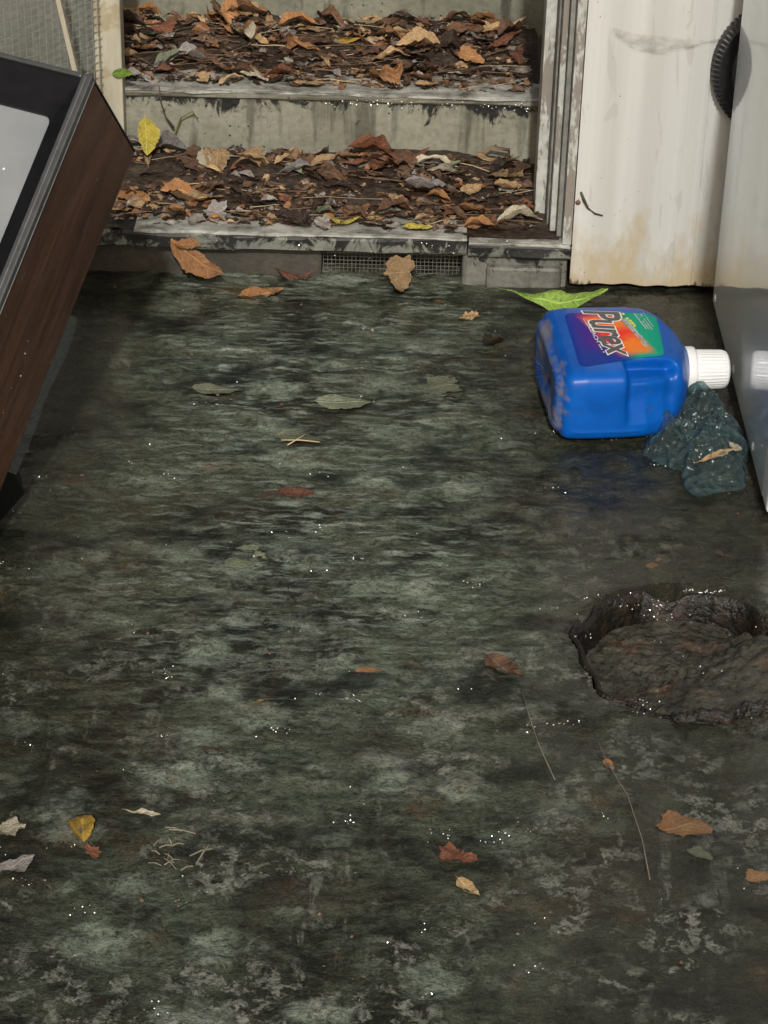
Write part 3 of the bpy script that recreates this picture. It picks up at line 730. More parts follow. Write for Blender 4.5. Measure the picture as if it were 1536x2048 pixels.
for i in range(nr+1):
    q = i/nr
    for k in range(na):
        a = 2*math.pi*k/na; ca, sa = math.cos(a), math.sin(a); dirn = (ca*.66-sa*.75)*q
        edge = float(fbm(np.array([ca*4+5]), np.array([sa*4]), 3, 78)[0])
        ov = smooth01((ca*.5-sa*.87+.10)/.35)                      # spills over the near right edge
        r = q*(.126+(.019+.012*edge)*ov)
        x, y = r*ca, r*sa
        n1 = float(fbm(np.array([x*40+9]), np.array([y*40]), 4, 71)[0]); n2 = float(fbm(np.array([x*150]), np.array([y*150]), 2, 75)[0])
        z = -.036+.044*smooth01((dirn+.30+.12*n1)/.85)+.0045*n1+.0028*n2
        z -= .006*max(0, float(fbm(np.array([x*26+3]), np.array([y*26]), 2, 91)[0])-.25)*3
        if q > .97: z = min(z, .002) - .010*ov
        V.append((x, y, z))
for i in range(nr):
    for k in range(na): Fc.append((i*na+k, i*na+(k+1) % na, (i+1)*na+(k+1) % na, (i+1)*na+k))
mesh_obj('mud_fill', V, Fc, mud_mat(), pan, True)
V = []; Fc = []
for k in range(41):                                                # lifted sliver of the old iron ring
    a = R(-104+k*2.3); rr = .146+.004*math.sin(k*.7)+.003*math.sin(k*1.9); h = .016*math.sin(math.pi*min(1, k/40+.05))**.6+.002
    for (dr, z) in ((.0, -.004), (.003, h), (-.003, h+.0015), (-.008, h-.001), (-.009, -.004)): V.append(((rr+dr)*math.cos(a), (rr+dr)*math.sin(a), z))
for k in range(40):
    for j in range(4): q = k*5+j; Fc.append((q, q+1, q+6, q+5))
mesh_obj('broken_rim', V, Fc, M_rust, pan, True)

# ------------------------------------------------------------------ thin sheet of water running over the floor
def build_water():
    xs = np.arange(-.66, .4961, .006); ys = np.arange(1.42, 3.362, .003); X, Y = np.meshgrid(xs, ys)
    flow = np.clip(1.05-np.abs(X+.10)/.46, .06, 1)*np.clip((Y-1.5)/.9, .25, 1)
    wob = .012*fbm(X*5, Y*4, 2, 200)
    rip = fbm(X*16, (Y+wob)*95, 3, 210)*.0016+fbm(X*34, Y*140, 2, 220)*.00055
    Z = -.0035+.0016*fbm(X*4, Y*5, 2, 230)+rip*flow
    d = np.hypot(X-.37, Y-2.34); keep = (d > .149)
    ny, nx = X.shape; idx = np.arange(ny*nx).reshape(ny, nx); V = np.stack([X.ravel(), Y.ravel(), Z.ravel()], 1)
    k4 = keep[:-1, :-1] & keep[:-1, 1:] & keep[1:, 1:] & keep[1:, :-1]
    Fq = np.stack([idx[:-1, :-1][k4], idx[:-1, 1:][k4], idx[1:, 1:][k4], idx[1:, :-1][k4]], 1)
    me = bpy.data.meshes.new('water'); me.vertices.add(len(V)); me.vertices.foreach_set('co', V.ravel())
    me.loops.add(Fq.size); me.loops.foreach_set('vertex_index', Fq.ravel().astype(np.int32))
    me.polygons.add(len(Fq)); me.polygons.foreach_set('loop_start', np.arange(0, Fq.size, 4, dtype=np.int32))
    me.update(calc_edges=True); me.polygons.foreach_set('use_smooth', [True]*len(Fq))
    n = NM('running_water'); tr = n.n('ShaderNodeBsdfTransparent'); tr.inputs[0].default_value = (.93, .95, .92, 1); gl = n.n('ShaderNodeBsdfGlossy'); gl.inputs['Roughness'].default_value = .16
    fr = n.n('ShaderNodeLayerWeight'); fr.inputs[0].default_value = .5; mx = n.n('ShaderNodeMixShader')
    n.l(n.math('ADD', n.math('MULTIPLY', n.math('POWER', fr.outputs['Facing'], 5.0), .80), .016), mx.inputs[0]); n.l(tr.outputs[0], mx.inputs[1]); n.l(gl.outputs[0], mx.inputs[2]); n.l(mx.outputs[0], n.out.inputs[0])
    me.materials.append(n.m); return tag(link(bpy.data.objects.new('water', me)), kind='structure')
build_water()

# ------------------------------------------------------------------ leaves
def leaf_mat(name, c, c2, rough=.5):
    n = NM(name); oi = n.n('ShaderNodeObjectInfo'); x, y, z = n.sep()[:3]
    off = n.n('ShaderNodeVectorMath', operation='ADD'); cb = n.n('ShaderNodeCombineXYZ'); n.l(n.math('MULTIPLY', oi.outputs['Random'], 40.0), cb.inputs[0])
    n.l(n.coord(), off.inputs[0]); n.l(cb.outputs[0], off.inputs[1]); v3 = off.outputs[0]
    a = n.noise(5, 5, .6, v3); b = n.noise(22, 5, .65, v3)
    col = n.mix(n.ramp(a, [(.35, 0.), (.65, 1.)]), c, c2)
    col = n.mix(n.ramp(b, [(.52, 0.), (.66, .65)]), col, tuple(q*.35 for q in c))
    # midrib and side veins
    ay = n.math('ABSOLUTE', y); vein = n.math('SINE', n.math('MULTIPLY', n.math('SUBTRACT', x, n.math('MULTIPLY', ay, .9)), 52.0))
    vm = n.math('MAXIMUM', n.ramp(vein, [(.86, 0.), (1., .45)]), n.ramp(ay, [(.006, .7), (.016, 0.)]))
    col = n.mix(vm, col, tuple(min(1, q*1.35+.02) for q in c2))
    hs = n.n('ShaderNodeHueSaturation'); n.l(col, hs.inputs['Color'])
    n.l(n.math('ADD', n.math('MULTIPLY', oi.outputs['Random'], .75), .60), hs.inputs['Value'])
    n.bump(n.math('ADD', b, n.math('MULTIPLY', vm, .5)), .5, .02)
    return n.set(hs.outputs[0], rough)
LM = {'brown': leaf_mat('brown_leaf', (.075, .036, .020), (.15, .080, .042)), 'dark': leaf_mat('dark_leaf', (.028, .016, .010), (.06, .033, .02), .35),
      'tan': leaf_mat('tan_leaf', (.34, .215, .105), (.46, .315, .165)), 'orange': leaf_mat('orange_leaf', (.26, .115, .042), (.36, .185, .075)),
      'red': leaf_mat('red_brown_leaf', (.15, .048, .022), (.21, .085, .045)), 'pale': leaf_mat('pale_leaf', (.36, .32, .22), (.47, .42, .31)),
      'grey': leaf_mat('grey_leaf', (.20, .18, .165), (.30, .27, .25)), 'green': leaf_mat('green_leaf', (.13, .24, .025), (.27, .40, .07)),
      'yellow': leaf_mat('yellow_leaf', (.42, .34, .045), (.56, .47, .09)), 'olive': leaf_mat('olive_leaf', (.15, .165, .105), (.22, .24, .16)), 'ochre': leaf_mat('ochre_leaf', (.30, .185, .025), (.42, .27, .04))}
def leaf_geo(seed, kind='ovate', curl=.25, bend=.15, wr=.45, crump=.06):
    """unit-length leaf along +x, crumpled and ragged"""
    r = random.Random(seed); V = []; Fc = []; ph = [r.uniform(0, 6.3) for _ in range(8)]
    def cr(x, y):
        return crump*(math.sin(x*9+ph[0]+2.2*math.sin(y*7+ph[1]))*.5+math.sin(y*15+ph[2]+x*6)*.35+math.sin((x-y)*21+ph[3])*.22)
    if kind == 'lobed':
        n = 48; V.append((0, 0, cr(0, 0)))
        for ring, q in ((1, .25), (2, .5), (3, .75), (4, 1.0)):
            for k in range(n):
                a = 2*math.pi*k/n
                out = .80+.13*math.sin(2*a+ph[4])+.10*math.sin(3*a+ph[5])+.07*math.sin(5*a+ph[6])+.05*math.sin(9*a+ph[7])+.05*math.sin(17*a+ph[1])
                rr = .5*out*q*(1+(.05*r.uniform(-1, 1) if ring == 4 else 0))
                x, y = rr*math.cos(a), rr*math.sin(a)*(.45+wr*.7)
                V.append((x, y, curl*(y*y*1.8+.8*x*x*math.copysign(1, bend))+cr(x, y)*(.4+q)))
        for k in range(n): Fc.append((0, 1+k, 1+(k+1) % n))
        for ring in range(3):
            for k in range(n):
                a, b = 1+ring*n+k, 1+ring*n+(k+1) % n; Fc.append((a, a+n, b+n, b))
    else:
        rows = 21; tw = r.uniform(-.7, .7); sk = r.uniform(-.08, .08); qs = (-1, -.66, -.33, 0, .33, .66, 1)
        for i in range(rows):
            t = i/(rows-1); wd = wr*.5*math.sin(math.pi*min(1, t*.96+.02)**(.8 if kind == 'ovate' else 1.1))**.85
            if i == 0: wd = .012
            if i == rows-1: wd = .004
            e1, e2 = 1+r.uniform(-.16, .10), 1+r.uniform(-.16, .10)
            for q in qs:
                y = wd*q*(e1 if q == 1 else e2 if q == -1 else 1)+sk*math.sin(t*math.pi)
                z = curl*abs(wd*q)**1.3*1.9+bend*(t-.5)**2*1.2-bend*.3+tw*y*(t-.3)*.8+cr(t-.5, y)*min(1, 4*t*(1-t)+.3)-.012*(q == 0)
                V.append((t-.5, y, z))
        for i in range(rows-1):
            for j in range(6): q = i*7+j; Fc.append((q, q+1, q+8, q+7))
        o = len(V); z0 = V[3][2]; V += [(-.5, -.007, z0), (-.5, .007, z0), (-.66, .0+tw*.05, z0+.02), (-.66, -.007+tw*.05, z0+.02)]; Fc.append((o, o+1, o+2, o+3))
    return V, Fc
LEAFM = {}
def leaf_data(kind, var, col, wr):
    key = (kind, var, col, round(wr, 2))
    if key not in LEAFM:
        V, Fc = leaf_geo(var*17+hash(kind) % 1 + int(wr*100), kind, (.15, .35, .6, -.3, .5, .8, .04)[var], (.1, .3, -.25, .5, .2, -.4, .03)[var], wr, .018 if var == 6 else (.05, .07, .09)[var % 3])
        me = bpy.data.meshes.new('leaf'); me.from_pydata(V, [], Fc); me.update(); me.polygons.foreach_set('use_smooth', [True]*len(me.polygons)); me.materials.append(LM[col]); LEAFM[key] = me
    return LEAFM[key]
def leaf(loc, length, col, yaw, label, kind='ovate', var=0, wr=.45, rx=0, ry=0, group=None, name='fallen_leaf', lift=None):
    o = bpy.data.objects.new(name, leaf_data(kind, var, col, wr)); link(o)
    o.rotation_euler = (R(rx), R(ry), R(yaw)); o.scale = (length,)*3
    me = o.data; mw = o.rotation_euler.to_matrix()
    zmin = min((mw @ v.co).z for v in me.vertices)*length
    o.location = (loc[0], loc[1], loc[2]-zmin*(.75 if lift is None else lift)+.001)
    return tag(o, label, 'leaf', group)
# dense litter carpets on the treads (uncountable) + the leaves one can tell apart
def litter_bed(name, x0, x1, y0, y1, zb, hfun, mat, label):
    nx, ny = 150, 46; V = []; Fc = []
    for j in range(ny+1):
        for i in range(nx+1):
            x = x0+(x1-x0)*i/nx; y = y0+(y1-y0)*j/ny
            h = hfun(i/nx, j/ny); nz = float(fbm(np.array([x*30]), np.array([y*60]), 3, 120)[0]); n2 = float(fbm(np.array([x*9]), np.array([y*16]), 2, 130)[0])
            V.append((x, y, zb+h*(1+.6*n2)+.006*nz*min(1, h/.006)-.004))
    for j in range(ny):
        for i in range(nx): q = j*(nx+1)+i; Fc.append((q, q+1, q+nx+2, q+nx+1))
    return tag(mesh_obj(name, V, Fc, mat, None, True), label, 'leaf litter', None, 'stuff')
def humus_mat():
    n = NM('rotting_litter'); s = n.coord(scale=(.8, 1.2, 1)); a = n.noise(110, 6, .7, s); b = n.noise(24, 4, .6, s)
    col = n.mix(n.ramp(a, [(.38, 0.), (.66, 1.)]), (.012, .008, .005), (.075, .048, .030)); col = n.mix(n.ramp(b, [(.58, 0.), (.68, .6)]), col, (.10, .075, .05))
    n.bump(a, .9, .006); return n.set(col, n.ramp(b, [(.4, .35), (.6, .7)]))
M_hum = humus_mat()
litter_bed('litter_bed', -.60, .262, 3.368, 3.642, .074, lambda s, t: .0035+.026*smooth01((t-.12)/.8), M_hum, 'damp brown leaf litter covering the lowest step')
litter_bed('litter_bed', -.515, .24, 3.645, 3.95, .2015, lambda s, t: .003+.024*smooth01((t-.10)/.8), M_hum, 'damp brown leaf litter covering the second step')
litter_bed('litter_bed', -.515, .24, 3.960, 4.25, .330, lambda s, t: .003+.026*smooth01((t-.05)/.8), M_hum, 'damp brown leaf litter covering the top visible step')
def needles(name, n, xr, yr, zf, cols, label, rad=(.0004, .0009), ln=(.03, .13)):
    V.clear(); Fc.clear()
    for i in range(n):
        x, y = rnd.uniform(*xr), rnd.uniform(*yr); a = rnd.gauss(.05, .35); L = rnd.uniform(*ln); z = zf(x, y)+rnd.uniform(0, .008)
        p = []; bend = rnd.uniform(-.02, .02)
        for k in range(4):
            t = k/3-.5; xx = min(max(x+math.cos(a)*L*t, xr[0]), xr[1]); p.append((xx, y+math.sin(a)*L*t+bend*(t*t), z+rnd.uniform(-.002, .003)))
        add(tube_geo(p, rnd.uniform(*rad), 4))
    return tag(mesh_obj(name, list(V), list(Fc), cols), label, 'twigs', None, 'stuff')
M_twig = simple('dry_twig', (.17, .11, .065), .6, .6, 25); M_straw = simple('straw', (.42, .33, .20), .5, .4, 20)
def z1f(x, y): return .074+.003+.024*smooth01(((y-3.385)/.257-.15)/.8)
def z2f(x, y): return .2015+.003+.024*smooth01(((y-3.66)/.29-.10)/.8)
def z3f(x, y): return .330+.003+.024*smooth01(((y-3.98)/.27-.05)/.8)
for nm, xr, yr, zf, st_ in (('lowest', (-.56, .235), (3.40, 3.63), z1f, 1), ('second', (-.50, .225), (3.67, 3.93), z2f, 1), ('top visible', (-.50, .225), (3.99, 4.2), z3f, 1)):
    needles('twig_litter', 70, xr, yr, zf, M_twig, 'thin brown twigs and stems scattered over the %s step' % nm)
    needles('straw_litter', 26, xr, yr, zf, M_straw, 'pale dry straw lying over the %s step' % nm)
COLS = ['brown']*9+['dark']*3+['red']*3+['orange']*5+['tan']*8+['grey']*2+['pale']*2+['olive']*1
CN = {'brown': 'brown', 'dark': 'blackish', 'red': 'reddish', 'orange': 'orange', 'tan': 'tan', 'grey': 'grey', 'pale': 'cream', 'olive': 'olive'}
for nm, cnt, xr, yr, zf in (('lowest', 108, (-.50, .215), (3.385, 3.625), z1f), ('second', 112, (-.49, .205), (3.660, 3.925), z2f), ('upper', 26, (-.47, .20), (3.99, 4.18), z3f)):
    for i in range(cnt):
        x, y = rnd.uniform(*xr), rnd.uniform(*yr)
        if rnd.random() < .45: y = yr[0]+(yr[1]-yr[0])*(1-abs(rnd.gauss(0, .28)) % 1)
        L = rnd.uniform(.026, .078); c = rnd.choice(COLS); y = max(y, yr[0]+(.004 if rnd.random() < .6 else .03))
        kd = rnd.choice(('ovate', 'ovate', 'lance', 'lobed'))
        leaf((x, y, zf(x, y)+rnd.uniform(0, .006)), L, c, rnd.gauss(0, 35)+rnd.choice((0, 180)), '%s %s %s dead leaf %s at the %s of the %s step' % ('small' if L < .045 else 'bigger', {'ovate': 'oval', 'lance': 'narrow', 'lobed': 'ragged'}[kd], CN[c], 'near the front' if (y-yr[0])/(yr[1]-yr[0]) < .45 else 'far back', 'left' if x < -.25 else 'right' if x > .02 else 'middle', nm),
             kd, rnd.randrange(6), rnd.choice((.26, .38, .5)), rnd.gauss(0, 12), rnd.gauss(0, 9), 'dead leaves heaped on the %s step' % nm)
# torn fragments too many to count
FM = [simple('fragment_brown', (.10, .058, .034), .6, .5, 90), simple('fragment_dark', (.035, .022, .014), .4, .5, 90), simple('fragment_tan', (.30, .20, .11), .55, .4, 90), simple('fragment_orange', (.20, .095, .04), .55, .4, 90), simple('fragment_grey', (.20, .175, .15), .5, .4, 90)]
def fragments(nm, cnt, xr, yr, zf):
    VV = []; FF = []; MI = []
    for i in range(cnt):
        V0, F0 = leaf_geo(rnd.randrange(9999), rnd.choice(('lobed', 'ovate', 'lance')), rnd.uniform(-.3, .8), rnd.uniform(-.4, .5), rnd.choice((.3, .45, .6)), .09)
        L = rnd.uniform(.010, .036); x, y = rnd.uniform(*xr), rnd.uniform(*yr); mt = Matrix.Translation((x, y, zf(x, y)+rnd.uniform(-.001, .006))) @ Matrix.Rotation(rnd.gauss(0, .7), 4, 'Z') @ Matrix.Rotation(rnd.gauss(0, .35), 4, 'X') @ Matrix.Scale(L, 4)
        o = len(VV); VV += [mt @ Vector(v) for v in V0]; FF += [tuple(k+o for k in f) for f in F0]; MI += [rnd.choice((0, 0, 0, 1, 1, 2, 3, 4))]*len(F0)
    o = mesh_obj('leaf_fragments', VV, FF, None, None, True)
    for m_ in FM: o.data.materials.append(m_)
    o.data.polygons.foreach_set('material_index', MI)
    tag(o, 'torn brown leaf fragments carpeting the %s step' % nm, 'leaf litter', None, 'stuff')
fragments('lowest', 700, (-.52, .225), (3.384, 3.632), z1f); fragments('second', 700, (-.50, .215), (3.660, 3.935), z2f); fragments('upper', 260, (-.48, .21), (3.975, 4.2), z3f)
# distinct leaves on and around the steps
def S1(u, v, k=.0): p = gz(u, v, .085+k); return (p.x, p.y, z1f(p.x, p.y)+.004)
def S2(u, v): p = gz(u, v, .215); return (p.x, p.y, z2f(p.x, p.y)+.004)
leaf(S1(1005, 372), .062, 'tan', 8, 'large pale tan leaf on the lowest step beside the door jamb', 'lobed', 1, .7, -14, 0)
leaf(S1(395, 398), .085, 'tan', 6, 'long golden tan leaf at the left of the lowest step', 'ovate', 1, .42, -12, 4)
leaf(S1(400, 350), .045, 'pale', -12, 'pale cream leaf standing above the golden one on the lowest step', 'lobed', 2, .6, 30, 0)
leaf(S1(860, 385), .085, 'grey', 5, 'large grey curled leaf in the middle right of the lowest step', 'ovate', 4, .5, -10, 6)
leaf(S1(1040, 440), .075, 'pale', 12, 'pale curled leaf on the lowest step in front of the jamb', 'ovate', 5, .4, -8, 0)
leaf(S1(835, 452), .05, 'yellow', 4, 'yellowish leaf near the front edge of the lowest step', 'ovate', 0, .4, 0, 0)
leaf(S1(690, 440), .05, 'yellow', 10, 'muted yellow leaf at the front middle of the lowest step', 'ovate', 3, .38, 0, 0)
leaf(S1(605, 420), .024, 'pale', 4, 'tiny white flat scrap on the lowest step', 'lance', 0, .5, 0, 0)
leaf(S1(960, 450), .05, 'orange', -6, 'orange brown curled leaf near the front right of the lowest step', 'ovate', 2, .5, 0, 0)
leaf(S1(640, 300), .05, 'red', 5, 'red brown leaf against the riser of the second step', 'lobed', 2, .6, 55, 0)
leaf((gy(293, 312, 3.57).x, 3.575, gy(293, 340, 3.57).z+.052), .060, 'yellow', -80, 'bright yellow serrated leaf hanging beside the television corner', 'ovate', 0, .62, 0, 68, lift=.1)
leaf(S2(500, 50), .075, 'orange', -14, 'golden orange leaf at the back left of the second step', 'ovate', 2, .5, -20, 8)
leaf(S2(275, 105), .06, 'orange', 10, 'broad orange brown leaf next to the wooden post', 'lobed', 1, .7, -20, 0)
leaf(S2(622, 160), .055, 'tan', 2, 'flat light tan leaf near the front of the second step', 'ovate', 0, .42, 0, 0)
leaf(S2(860, 163), .05, 'tan', 6, 'small golden leaf on the second step edge right of centre', 'ovate', 0, .36, 0, 0)
leaf(S2(690, 92), .075, 'ochre', 8, 'long ochre leaf lying across the middle of the second step', 'lance', 3, .25, 0, 0)
leaf(S2(1000, 72), .09, 'tan', 10, 'long tan leaf at the back right of the second step', 'ovate', 3, .3, 0, 0)
leaf(S2(920, 142), .05, 'pale', 3, 'thin white strip of leaf on the right of the second step', 'lance', 0, .16, 0, 0)
leaf(S2(262, 45), .032, 'pale', 4, 'small white scrap beside the post on the second step', 'lance', 0, .4, 0, 0)
leaf((gy(240, 140, 3.60).x+.004, 3.602, gy(240, 150, 3.60).z), .034, 'green', 8, 'small green leaf stuck to the wooden post', 'ovate', 0, .45, 80, 0, lift=.1)
# hanging over the lowest step
leaf((gy(800, 515, 3.345).x, 3.340, .008), .062, 'tan', 12, 'broad golden tan leaf propped against the wire grille', 'lobed', 1, .75, 52, 0)
o = leaf((gy(395, 520, 3.335).x, 3.330, .030), .105, 'orange', -32, 'long orange brown leaf drooping from the lowest step to the floor', 'ovate', 3, .36, 35, 18, lift=.5)
leaf((gy(375, 485, 3.36).x, 3.352, .052), .045, 'orange', -10, 'orange leaf lying over the edge of the lowest step', 'ovate', 4, .5, 40, 0)
# leaves on the floor
FL = [((520, 590), .075, 'orange', 18, 'ovate', 1, .42, 'orange brown leaf on the floor below the step'), ((590, 545), .06, 'red', 5, 'ovate', 3, .4, 'dull red brown leaf on the floor touching the step'),
      ((940, 630), .036, 'tan', 14, 'lobed', 1, .6, 'small bright tan leaf on the floor left of the bottle'), ((985, 680), .055, 'dark', 70, 'ovate', 4, .55, 'black wet curled leaf on the floor left of the bottle'),
      ((880, 598), .022, 'orange', -30, 'lance', 0, .4, 'small tan leaf fragment on the floor before the grille'), ((436, 775), .075, 'olive', 4, 'ovate', 0, .55, 'pale grey green leaf pressed flat on the upper left floor'),
      ((690, 800), .085, 'olive', 8, 'ovate', 0, .55, 'broad greenish leaf pressed flat in the upper middle of the floor'), ((600, 872), .075, 'olive', -12, 'ovate', 1, .5, 'pale green leaf with a crossed stem on the upper floor'),
      ((880, 770), .08, 'olive', 14, 'lobed', 0, .5, 'faded green lobed leaf on the floor left of the bottle body'), ((575, 985), .075, 'red', 6, 'ovate', 0, .34, 'thin red brown leaf flat on the middle of the floor'),
      ((490, 1108), .062, 'olive', 12, 'lobed', 0, .7, 'round pale greenish leaf in the left middle of the floor'), ((1302, 1117), .034, 'orange', 10, 'lobed', 0, .75, 'small orange leaf above the drain'),
      ((1010, 1335), .062, 'brown', -50, 'ovate', 1, .5, 'brown pointed leaf on the floor left of the drain'), ((165, 1652), .042, 'ochre', 100, 'ovate', 2, .7, 'ochre yellow triangular leaf at the lower left'),
      ((285, 1622), .040, 'pale', -8, 'lance', 1, .18, 'thin cream crescent shaped leaf sliver at the lower left'), ((912, 1710), .048, 'red', 4, 'lobed', 1, .55, 'crumpled red brown leaf in the lower middle of the floor'),
      ((938, 1772), .034, 'tan', -50, 'ovate', 1, .5, 'curled tan leaf below the crumpled red leaf'), ((1365, 1645), .062, 'orange', 30, 'lobed', 0, .6, 'ribbed orange tan leaf at the lower right'),
      ((1220, 1525), .022, 'orange', -70, 'ovate', 1, .5, 'tiny orange leaf hanging on a long stem below the drain'), ((1515, 1745), .03, 'orange', 40, 'lobed', 0, .6, 'small orange leaf at the right edge low down'),
      ((185, 1698), .022, 'red', -60, 'lobed', 1, .6, 'small red fragment below the ochre leaf'), ((12, 1655), .05, 'pale', -30, 'lobed', 1, .5, 'pale pinkish leaf at the left edge low down'), ((20, 1730), .055, 'grey', 30, 'ovate', 1, .4, 'grey pink leaf at the left edge below the pale one'),
      ((1400, 1700), .03, 'olive', 0, 'lobed', 0, .6, 'dull green leaf under the ribbed orange one'), ((740, 1335), .035, 'orange', 4, 'ovate', 0, .3, 'narrow rusty leaf in the centre of the floor'), ((520, 1395), .012, 'tan', 30, 'lance', 1, .5, 'tiny tan scrap in the lower left centre'),
      ((1450, 1100), .03, 'brown', 10, 'lobed', 0, .6, 'dull brown leaf on the floor below the plastic bag'), ((430, 1500), .03, 'dark', 0, 'ovate', 1, .5, 'dark wet leaf in the lower left centre')]
for (uv, L, c, yaw, kd, var, wr, lab_) in FL:
    p = gz(*uv); var = 6 if (var == 0 or c == 'olive') else var
    leaf((p.x, p.y, -.0065), L, c, yaw, lab_, kd, var, wr, rnd.gauss(0, 4), rnd.gauss(0, 4), lift=.85)
p = gz(1118, 606, .012)
leaf((p.x, p.y+.01, .002), .15, 'green', 3, 'long bright green leaf lying behind the blue bottle', 'lance', 3, .24, 14, 0)
p = gz(1435, 895, .045); leaf((p.x, p.y, .030), .06, 'tan', 35, 'curved tan strip of leaf lying on the plastic bag', 'lance', 4, .16, 20, 0, lift=.5)
p = gz(1472, 885, .040); leaf((p.x, p.y, .032), .026, 'pale', -55, 'small white scrap on the right of the plastic bag', 'lance', 1, .4, 20, 0, lift=.5)
# twigs, stems, cobweb
def twig(name, pts, rad, mat, label, cat='twig', n=6):
    V, Fc = tube_geo(pts, rad, n); return tag(mesh_obj(name, V, Fc, mat, None, True), label, cat)
M_stem = simple('dull_stem', (.20, .18, .13), .6, .4, 30); M_dk = simple('dark_stem', (.055, .042, .025), .6, .4, 60); M_gs = simple('green_stem', (.16, .17, .05), .6, .3, 60)
ry = 3.632
twig('stem', [gy(u, v, ry) for u, v in ((318, 172), (322, 205), (332, 235), (347, 256))], [.0011, .0014, .0016, .0026], M_dk, 'thin dark curved stem hanging against the second riser')
twig('stem', [gy(u, v, ry-.004) for u, v in ((345, 300), (350, 265), (362, 235), (385, 224), (396, 238))], [.0012, .0014, .0016, .0018, .0012], M_gs, 'curled green stem at the left of the second riser')
twig('seed_stem', [gy(u, v, ry-.012) for u, v in ((804, 345), (792, 320), (782, 306), (775, 284))], [.0014, .0018, .0050, .0010], M_dk, 'dark seed head on a stem before the second riser')
twig('stem', [gy(u, v, ry-.016) for u, v in ((944, 338), (952, 310), (985, 294), (1018, 300), (1020, 322))], [.0016, .002, .0026, .0034, .0030], M_twig, 'curled brown dry stem against the right of the second riser')
twig('stem', [gz(u, v, .006) for u, v in ((562, 880), (600, 880), (640, 884))], .0009, M_straw, 'straw coloured stem crossing the pale green leaf')
twig('stem', [gz(u, v, .006) for u, v in ((575, 890), (595, 878), (612, 868))], .0009, M_straw, 'short straw stem forming a cross on the pale green leaf')
twig('stem', [gz(u, v, .004) for u, v in ((1040, 1370), (1058, 1430), (1078, 1490), (1110, 1560))], .0005, M_stem, 'long pale stem running down from the brown pointed leaf')
twig('stem', [gz(u, v, .004) for u, v in ((1185, 1455), (1215, 1525), (1255, 1590), (1285, 1680), (1300, 1760))], .0005, M_stem, 'long thin stem on the floor below the drain')
V = []; Fc = []
for k in range(16):
    c0 = gz(355+rnd.gauss(0, 34), 1705+rnd.gauss(0, 34), .002); a_ = rnd.uniform(0, 3.1); L_ = rnd.uniform(.008, .030); d_ = Vector((math.cos(a_), math.sin(a_), rnd.uniform(-.1, .25)))*L_
    add(tube_geo([c0-d_*.5, c0+Vector((0, 0, .002)), c0+d_*.5], rnd.uniform(.0004, .0009), 4))
tag(mesh_obj('straw_tangle', V, Fc, M_stem, None), 'tangle of broken straw and bark bits at the lower left of the floor', 'straw')
twig('curled_twig', [gy(u, v, DY-.004) for u, v in ((1162, 384), (1168, 400), (1176, 416), (1190, 427), (1206, 431))], [.0016, .0026, .0014, .0013, .0010], M_dk, 'dark curled twig stuck to the white door')
bm = bmesh.new(); bmesh.ops.create_uvsphere(bm, u_segments=12, v_segments=8, radius=.0042); bmesh.ops.scale(bm, vec=(1, .45, 1), verts=bm.verts)
o = bm_obj('rivet', bm, LM['brown'], door, True); o.matrix_parent_inverse = Matrix.Translation(-door.location); o.location = gy(1156, 405, DY-.001)
# cobweb across the door
def build_web():
    top = [(1225, 52), (1265, 66), (1320, 70), (1370, 78), (1420, 80), (1446, 74), (1475, 76)]; bot = [(1232, 70), (1268, 100), (1320, 110), (1370, 100), (1420, 84), (1446, 80), (1475, 82)]
    V = []; Fc = []; n = 36
    for i in range(n+1):
        t = i/n*6; k = min(5, int(t)); f = t-k
        a = [top[k][q]*(1-f)+top[k+1][q]*f for q in (0, 1)]; b = [bot[k][q]*(1-f)+bot[k+1][q]*f for q in (0, 1)]
        for j in range(6):
            s = j/5; V.append(gy(a[0]*(1-s)+b[0]*s, a[1]*(1-s)+b[1]*s+rnd.uniform(-1, 1), DY-.006-.008*math.sin(math.pi*s)*rnd.uniform(.6, 1)))
    for i in range(n):
        for j in range(5): q = i*6+j; Fc.append((q, q+1, q+7, q+6))
    m = NM('cobweb_film'); tr = m.n('ShaderNodeBsdfTransparent'); mx = m.n('ShaderNodeMixShader'); m.set((.38, .36, .31), .9)
    f = m.ramp(m.noise(60, 5, .65, m.coord(scale=(.6, 1, 1.6))), [(.42, .02), (.70, .55)])
    m.l(f, mx.inputs[0]); m.l(tr.outputs[0], mx.inputs[1]); m.l(m.p.outputs[0], mx.inputs[2]); m.l(mx.outputs[0], m.out.inputs[0])
    return tag(mesh_obj('cobweb', V, Fc, m.m, None, True), 'dusty cobweb strung across the white door to the black disc', 'cobweb')
build_web()

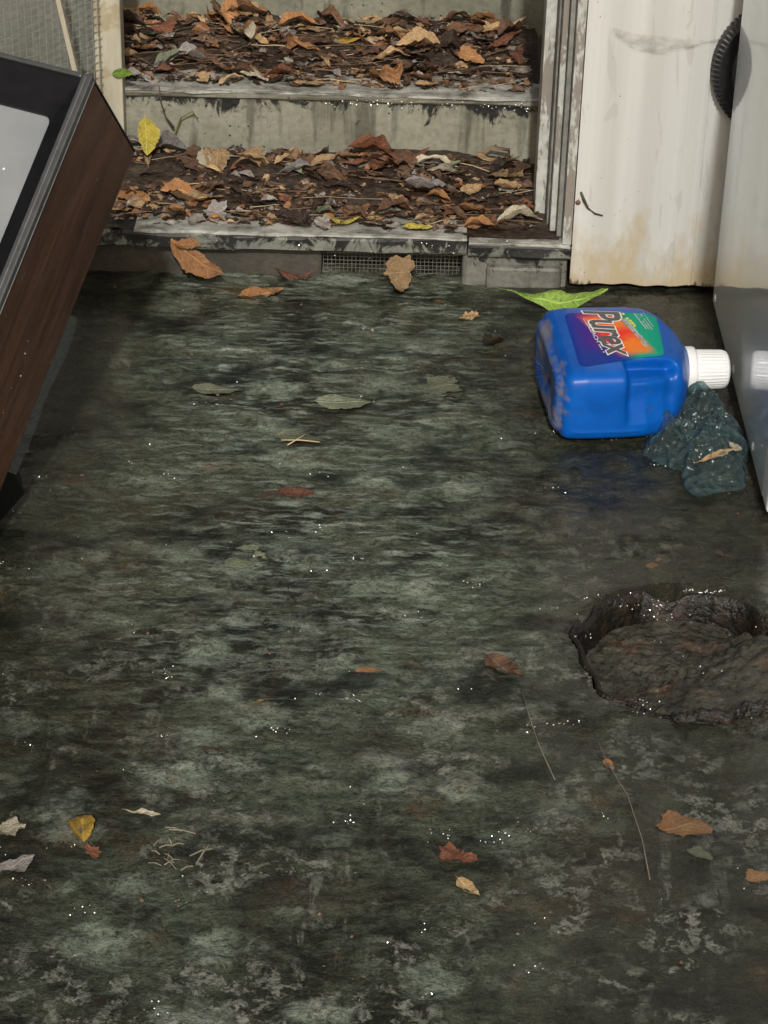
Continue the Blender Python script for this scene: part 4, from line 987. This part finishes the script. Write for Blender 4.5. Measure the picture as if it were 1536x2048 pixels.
# ------------------------------------------------------------------ small debris and added glint drops
def scatter_debris():
    V.clear(); Fc.clear()
    for i in range(150):
        x, y = rnd.uniform(-.6, .48), rnd.uniform(1.65, 3.33); r = rnd.choice((.0012, .0016, .0022, .0034)); c = Vector((x, y, -.002))
        a = rnd.uniform(0, 6.3); ax = Vector((math.cos(a), math.sin(a), rnd.uniform(-.2, .2))); ay = Vector((-math.sin(a), math.cos(a), rnd.uniform(-.2, .2)))*rnd.uniform(.3, .9)
        blob(c, r, ax, ay, Z_, .8, 6)
    return tag(mesh_obj('floor_debris', list(V), list(Fc), FM[0], None), 'scattered crumbs of leaf and grit on the wet floor', 'debris', None, 'stuff')
scatter_debris()
def build_glint_drops():
    n = NM('water'); n.set((.30, .32, .32), .16, 1.0); n.p.inputs['Coat Weight'].default_value = 1.0; n.p.inputs['Coat IOR'].default_value = 1.6; n.p.inputs['Coat Roughness'].default_value = .16
    V.clear(); Fc.clear()
    to_cam = lambda p: (Vector((0, 0, CAMH))-p).normalized()
    def drop(p, r):
        h = (to_cam(p)+LDIR).normalized(); h = (h+Vector((rnd.gauss(0, .10), rnd.gauss(0, .10), rnd.gauss(0, .10)))).normalized()  # each added drop is turned between sun and camera so it sparkles
        ax = h.orthogonal().normalized(); ay = h.cross(ax); blob(p, r, ax, ay, h, .10, 7)
    for i in range(210):
        if i % 3 == 0: cx, cy = rnd.uniform(-.55, .46), rnd.uniform(1.68, 3.3); k = rnd.randint(3, 9)
        else: cx, cy = rnd.uniform(-.55, .46), rnd.uniform(1.68, 3.3); k = 1
        for j in range(k): drop(Vector((cx+rnd.gauss(0, .010), cy+rnd.gauss(0, .006), rnd.uniform(.0, .003))), rnd.choice((.0003, .0004, .0005, .0006, .0009)))
    for i in range(40): drop(Vector((.352+rnd.gauss(0, .010), 2.470-abs(rnd.gauss(0, .006)), rnd.uniform(-.045, -.012))), rnd.choice((.0005, .0007, .0009)))
    for i in range(26): drop(Vector((.372+rnd.uniform(0, .055), 2.478-rnd.uniform(0, .008), -.004)), rnd.choice((.0005, .0008, .0010)))
    for i in range(70): drop(Vector((rnd.uniform(-.12, .22), 3.633, rnd.gauss(.190, .004))), rnd.choice((.0006, .0008, .0011)))
    for i in range(24): drop(Vector((rnd.uniform(-.3, .26), 3.354, rnd.gauss(.06, .007))), rnd.choice((.0006, .0009)))
    return tag(mesh_obj('glint_drops', list(V), list(Fc), n.m, None), 'tiny added water drops tilted to glint on the wet floor and risers', 'water', None, 'stuff')
build_glint_drops()
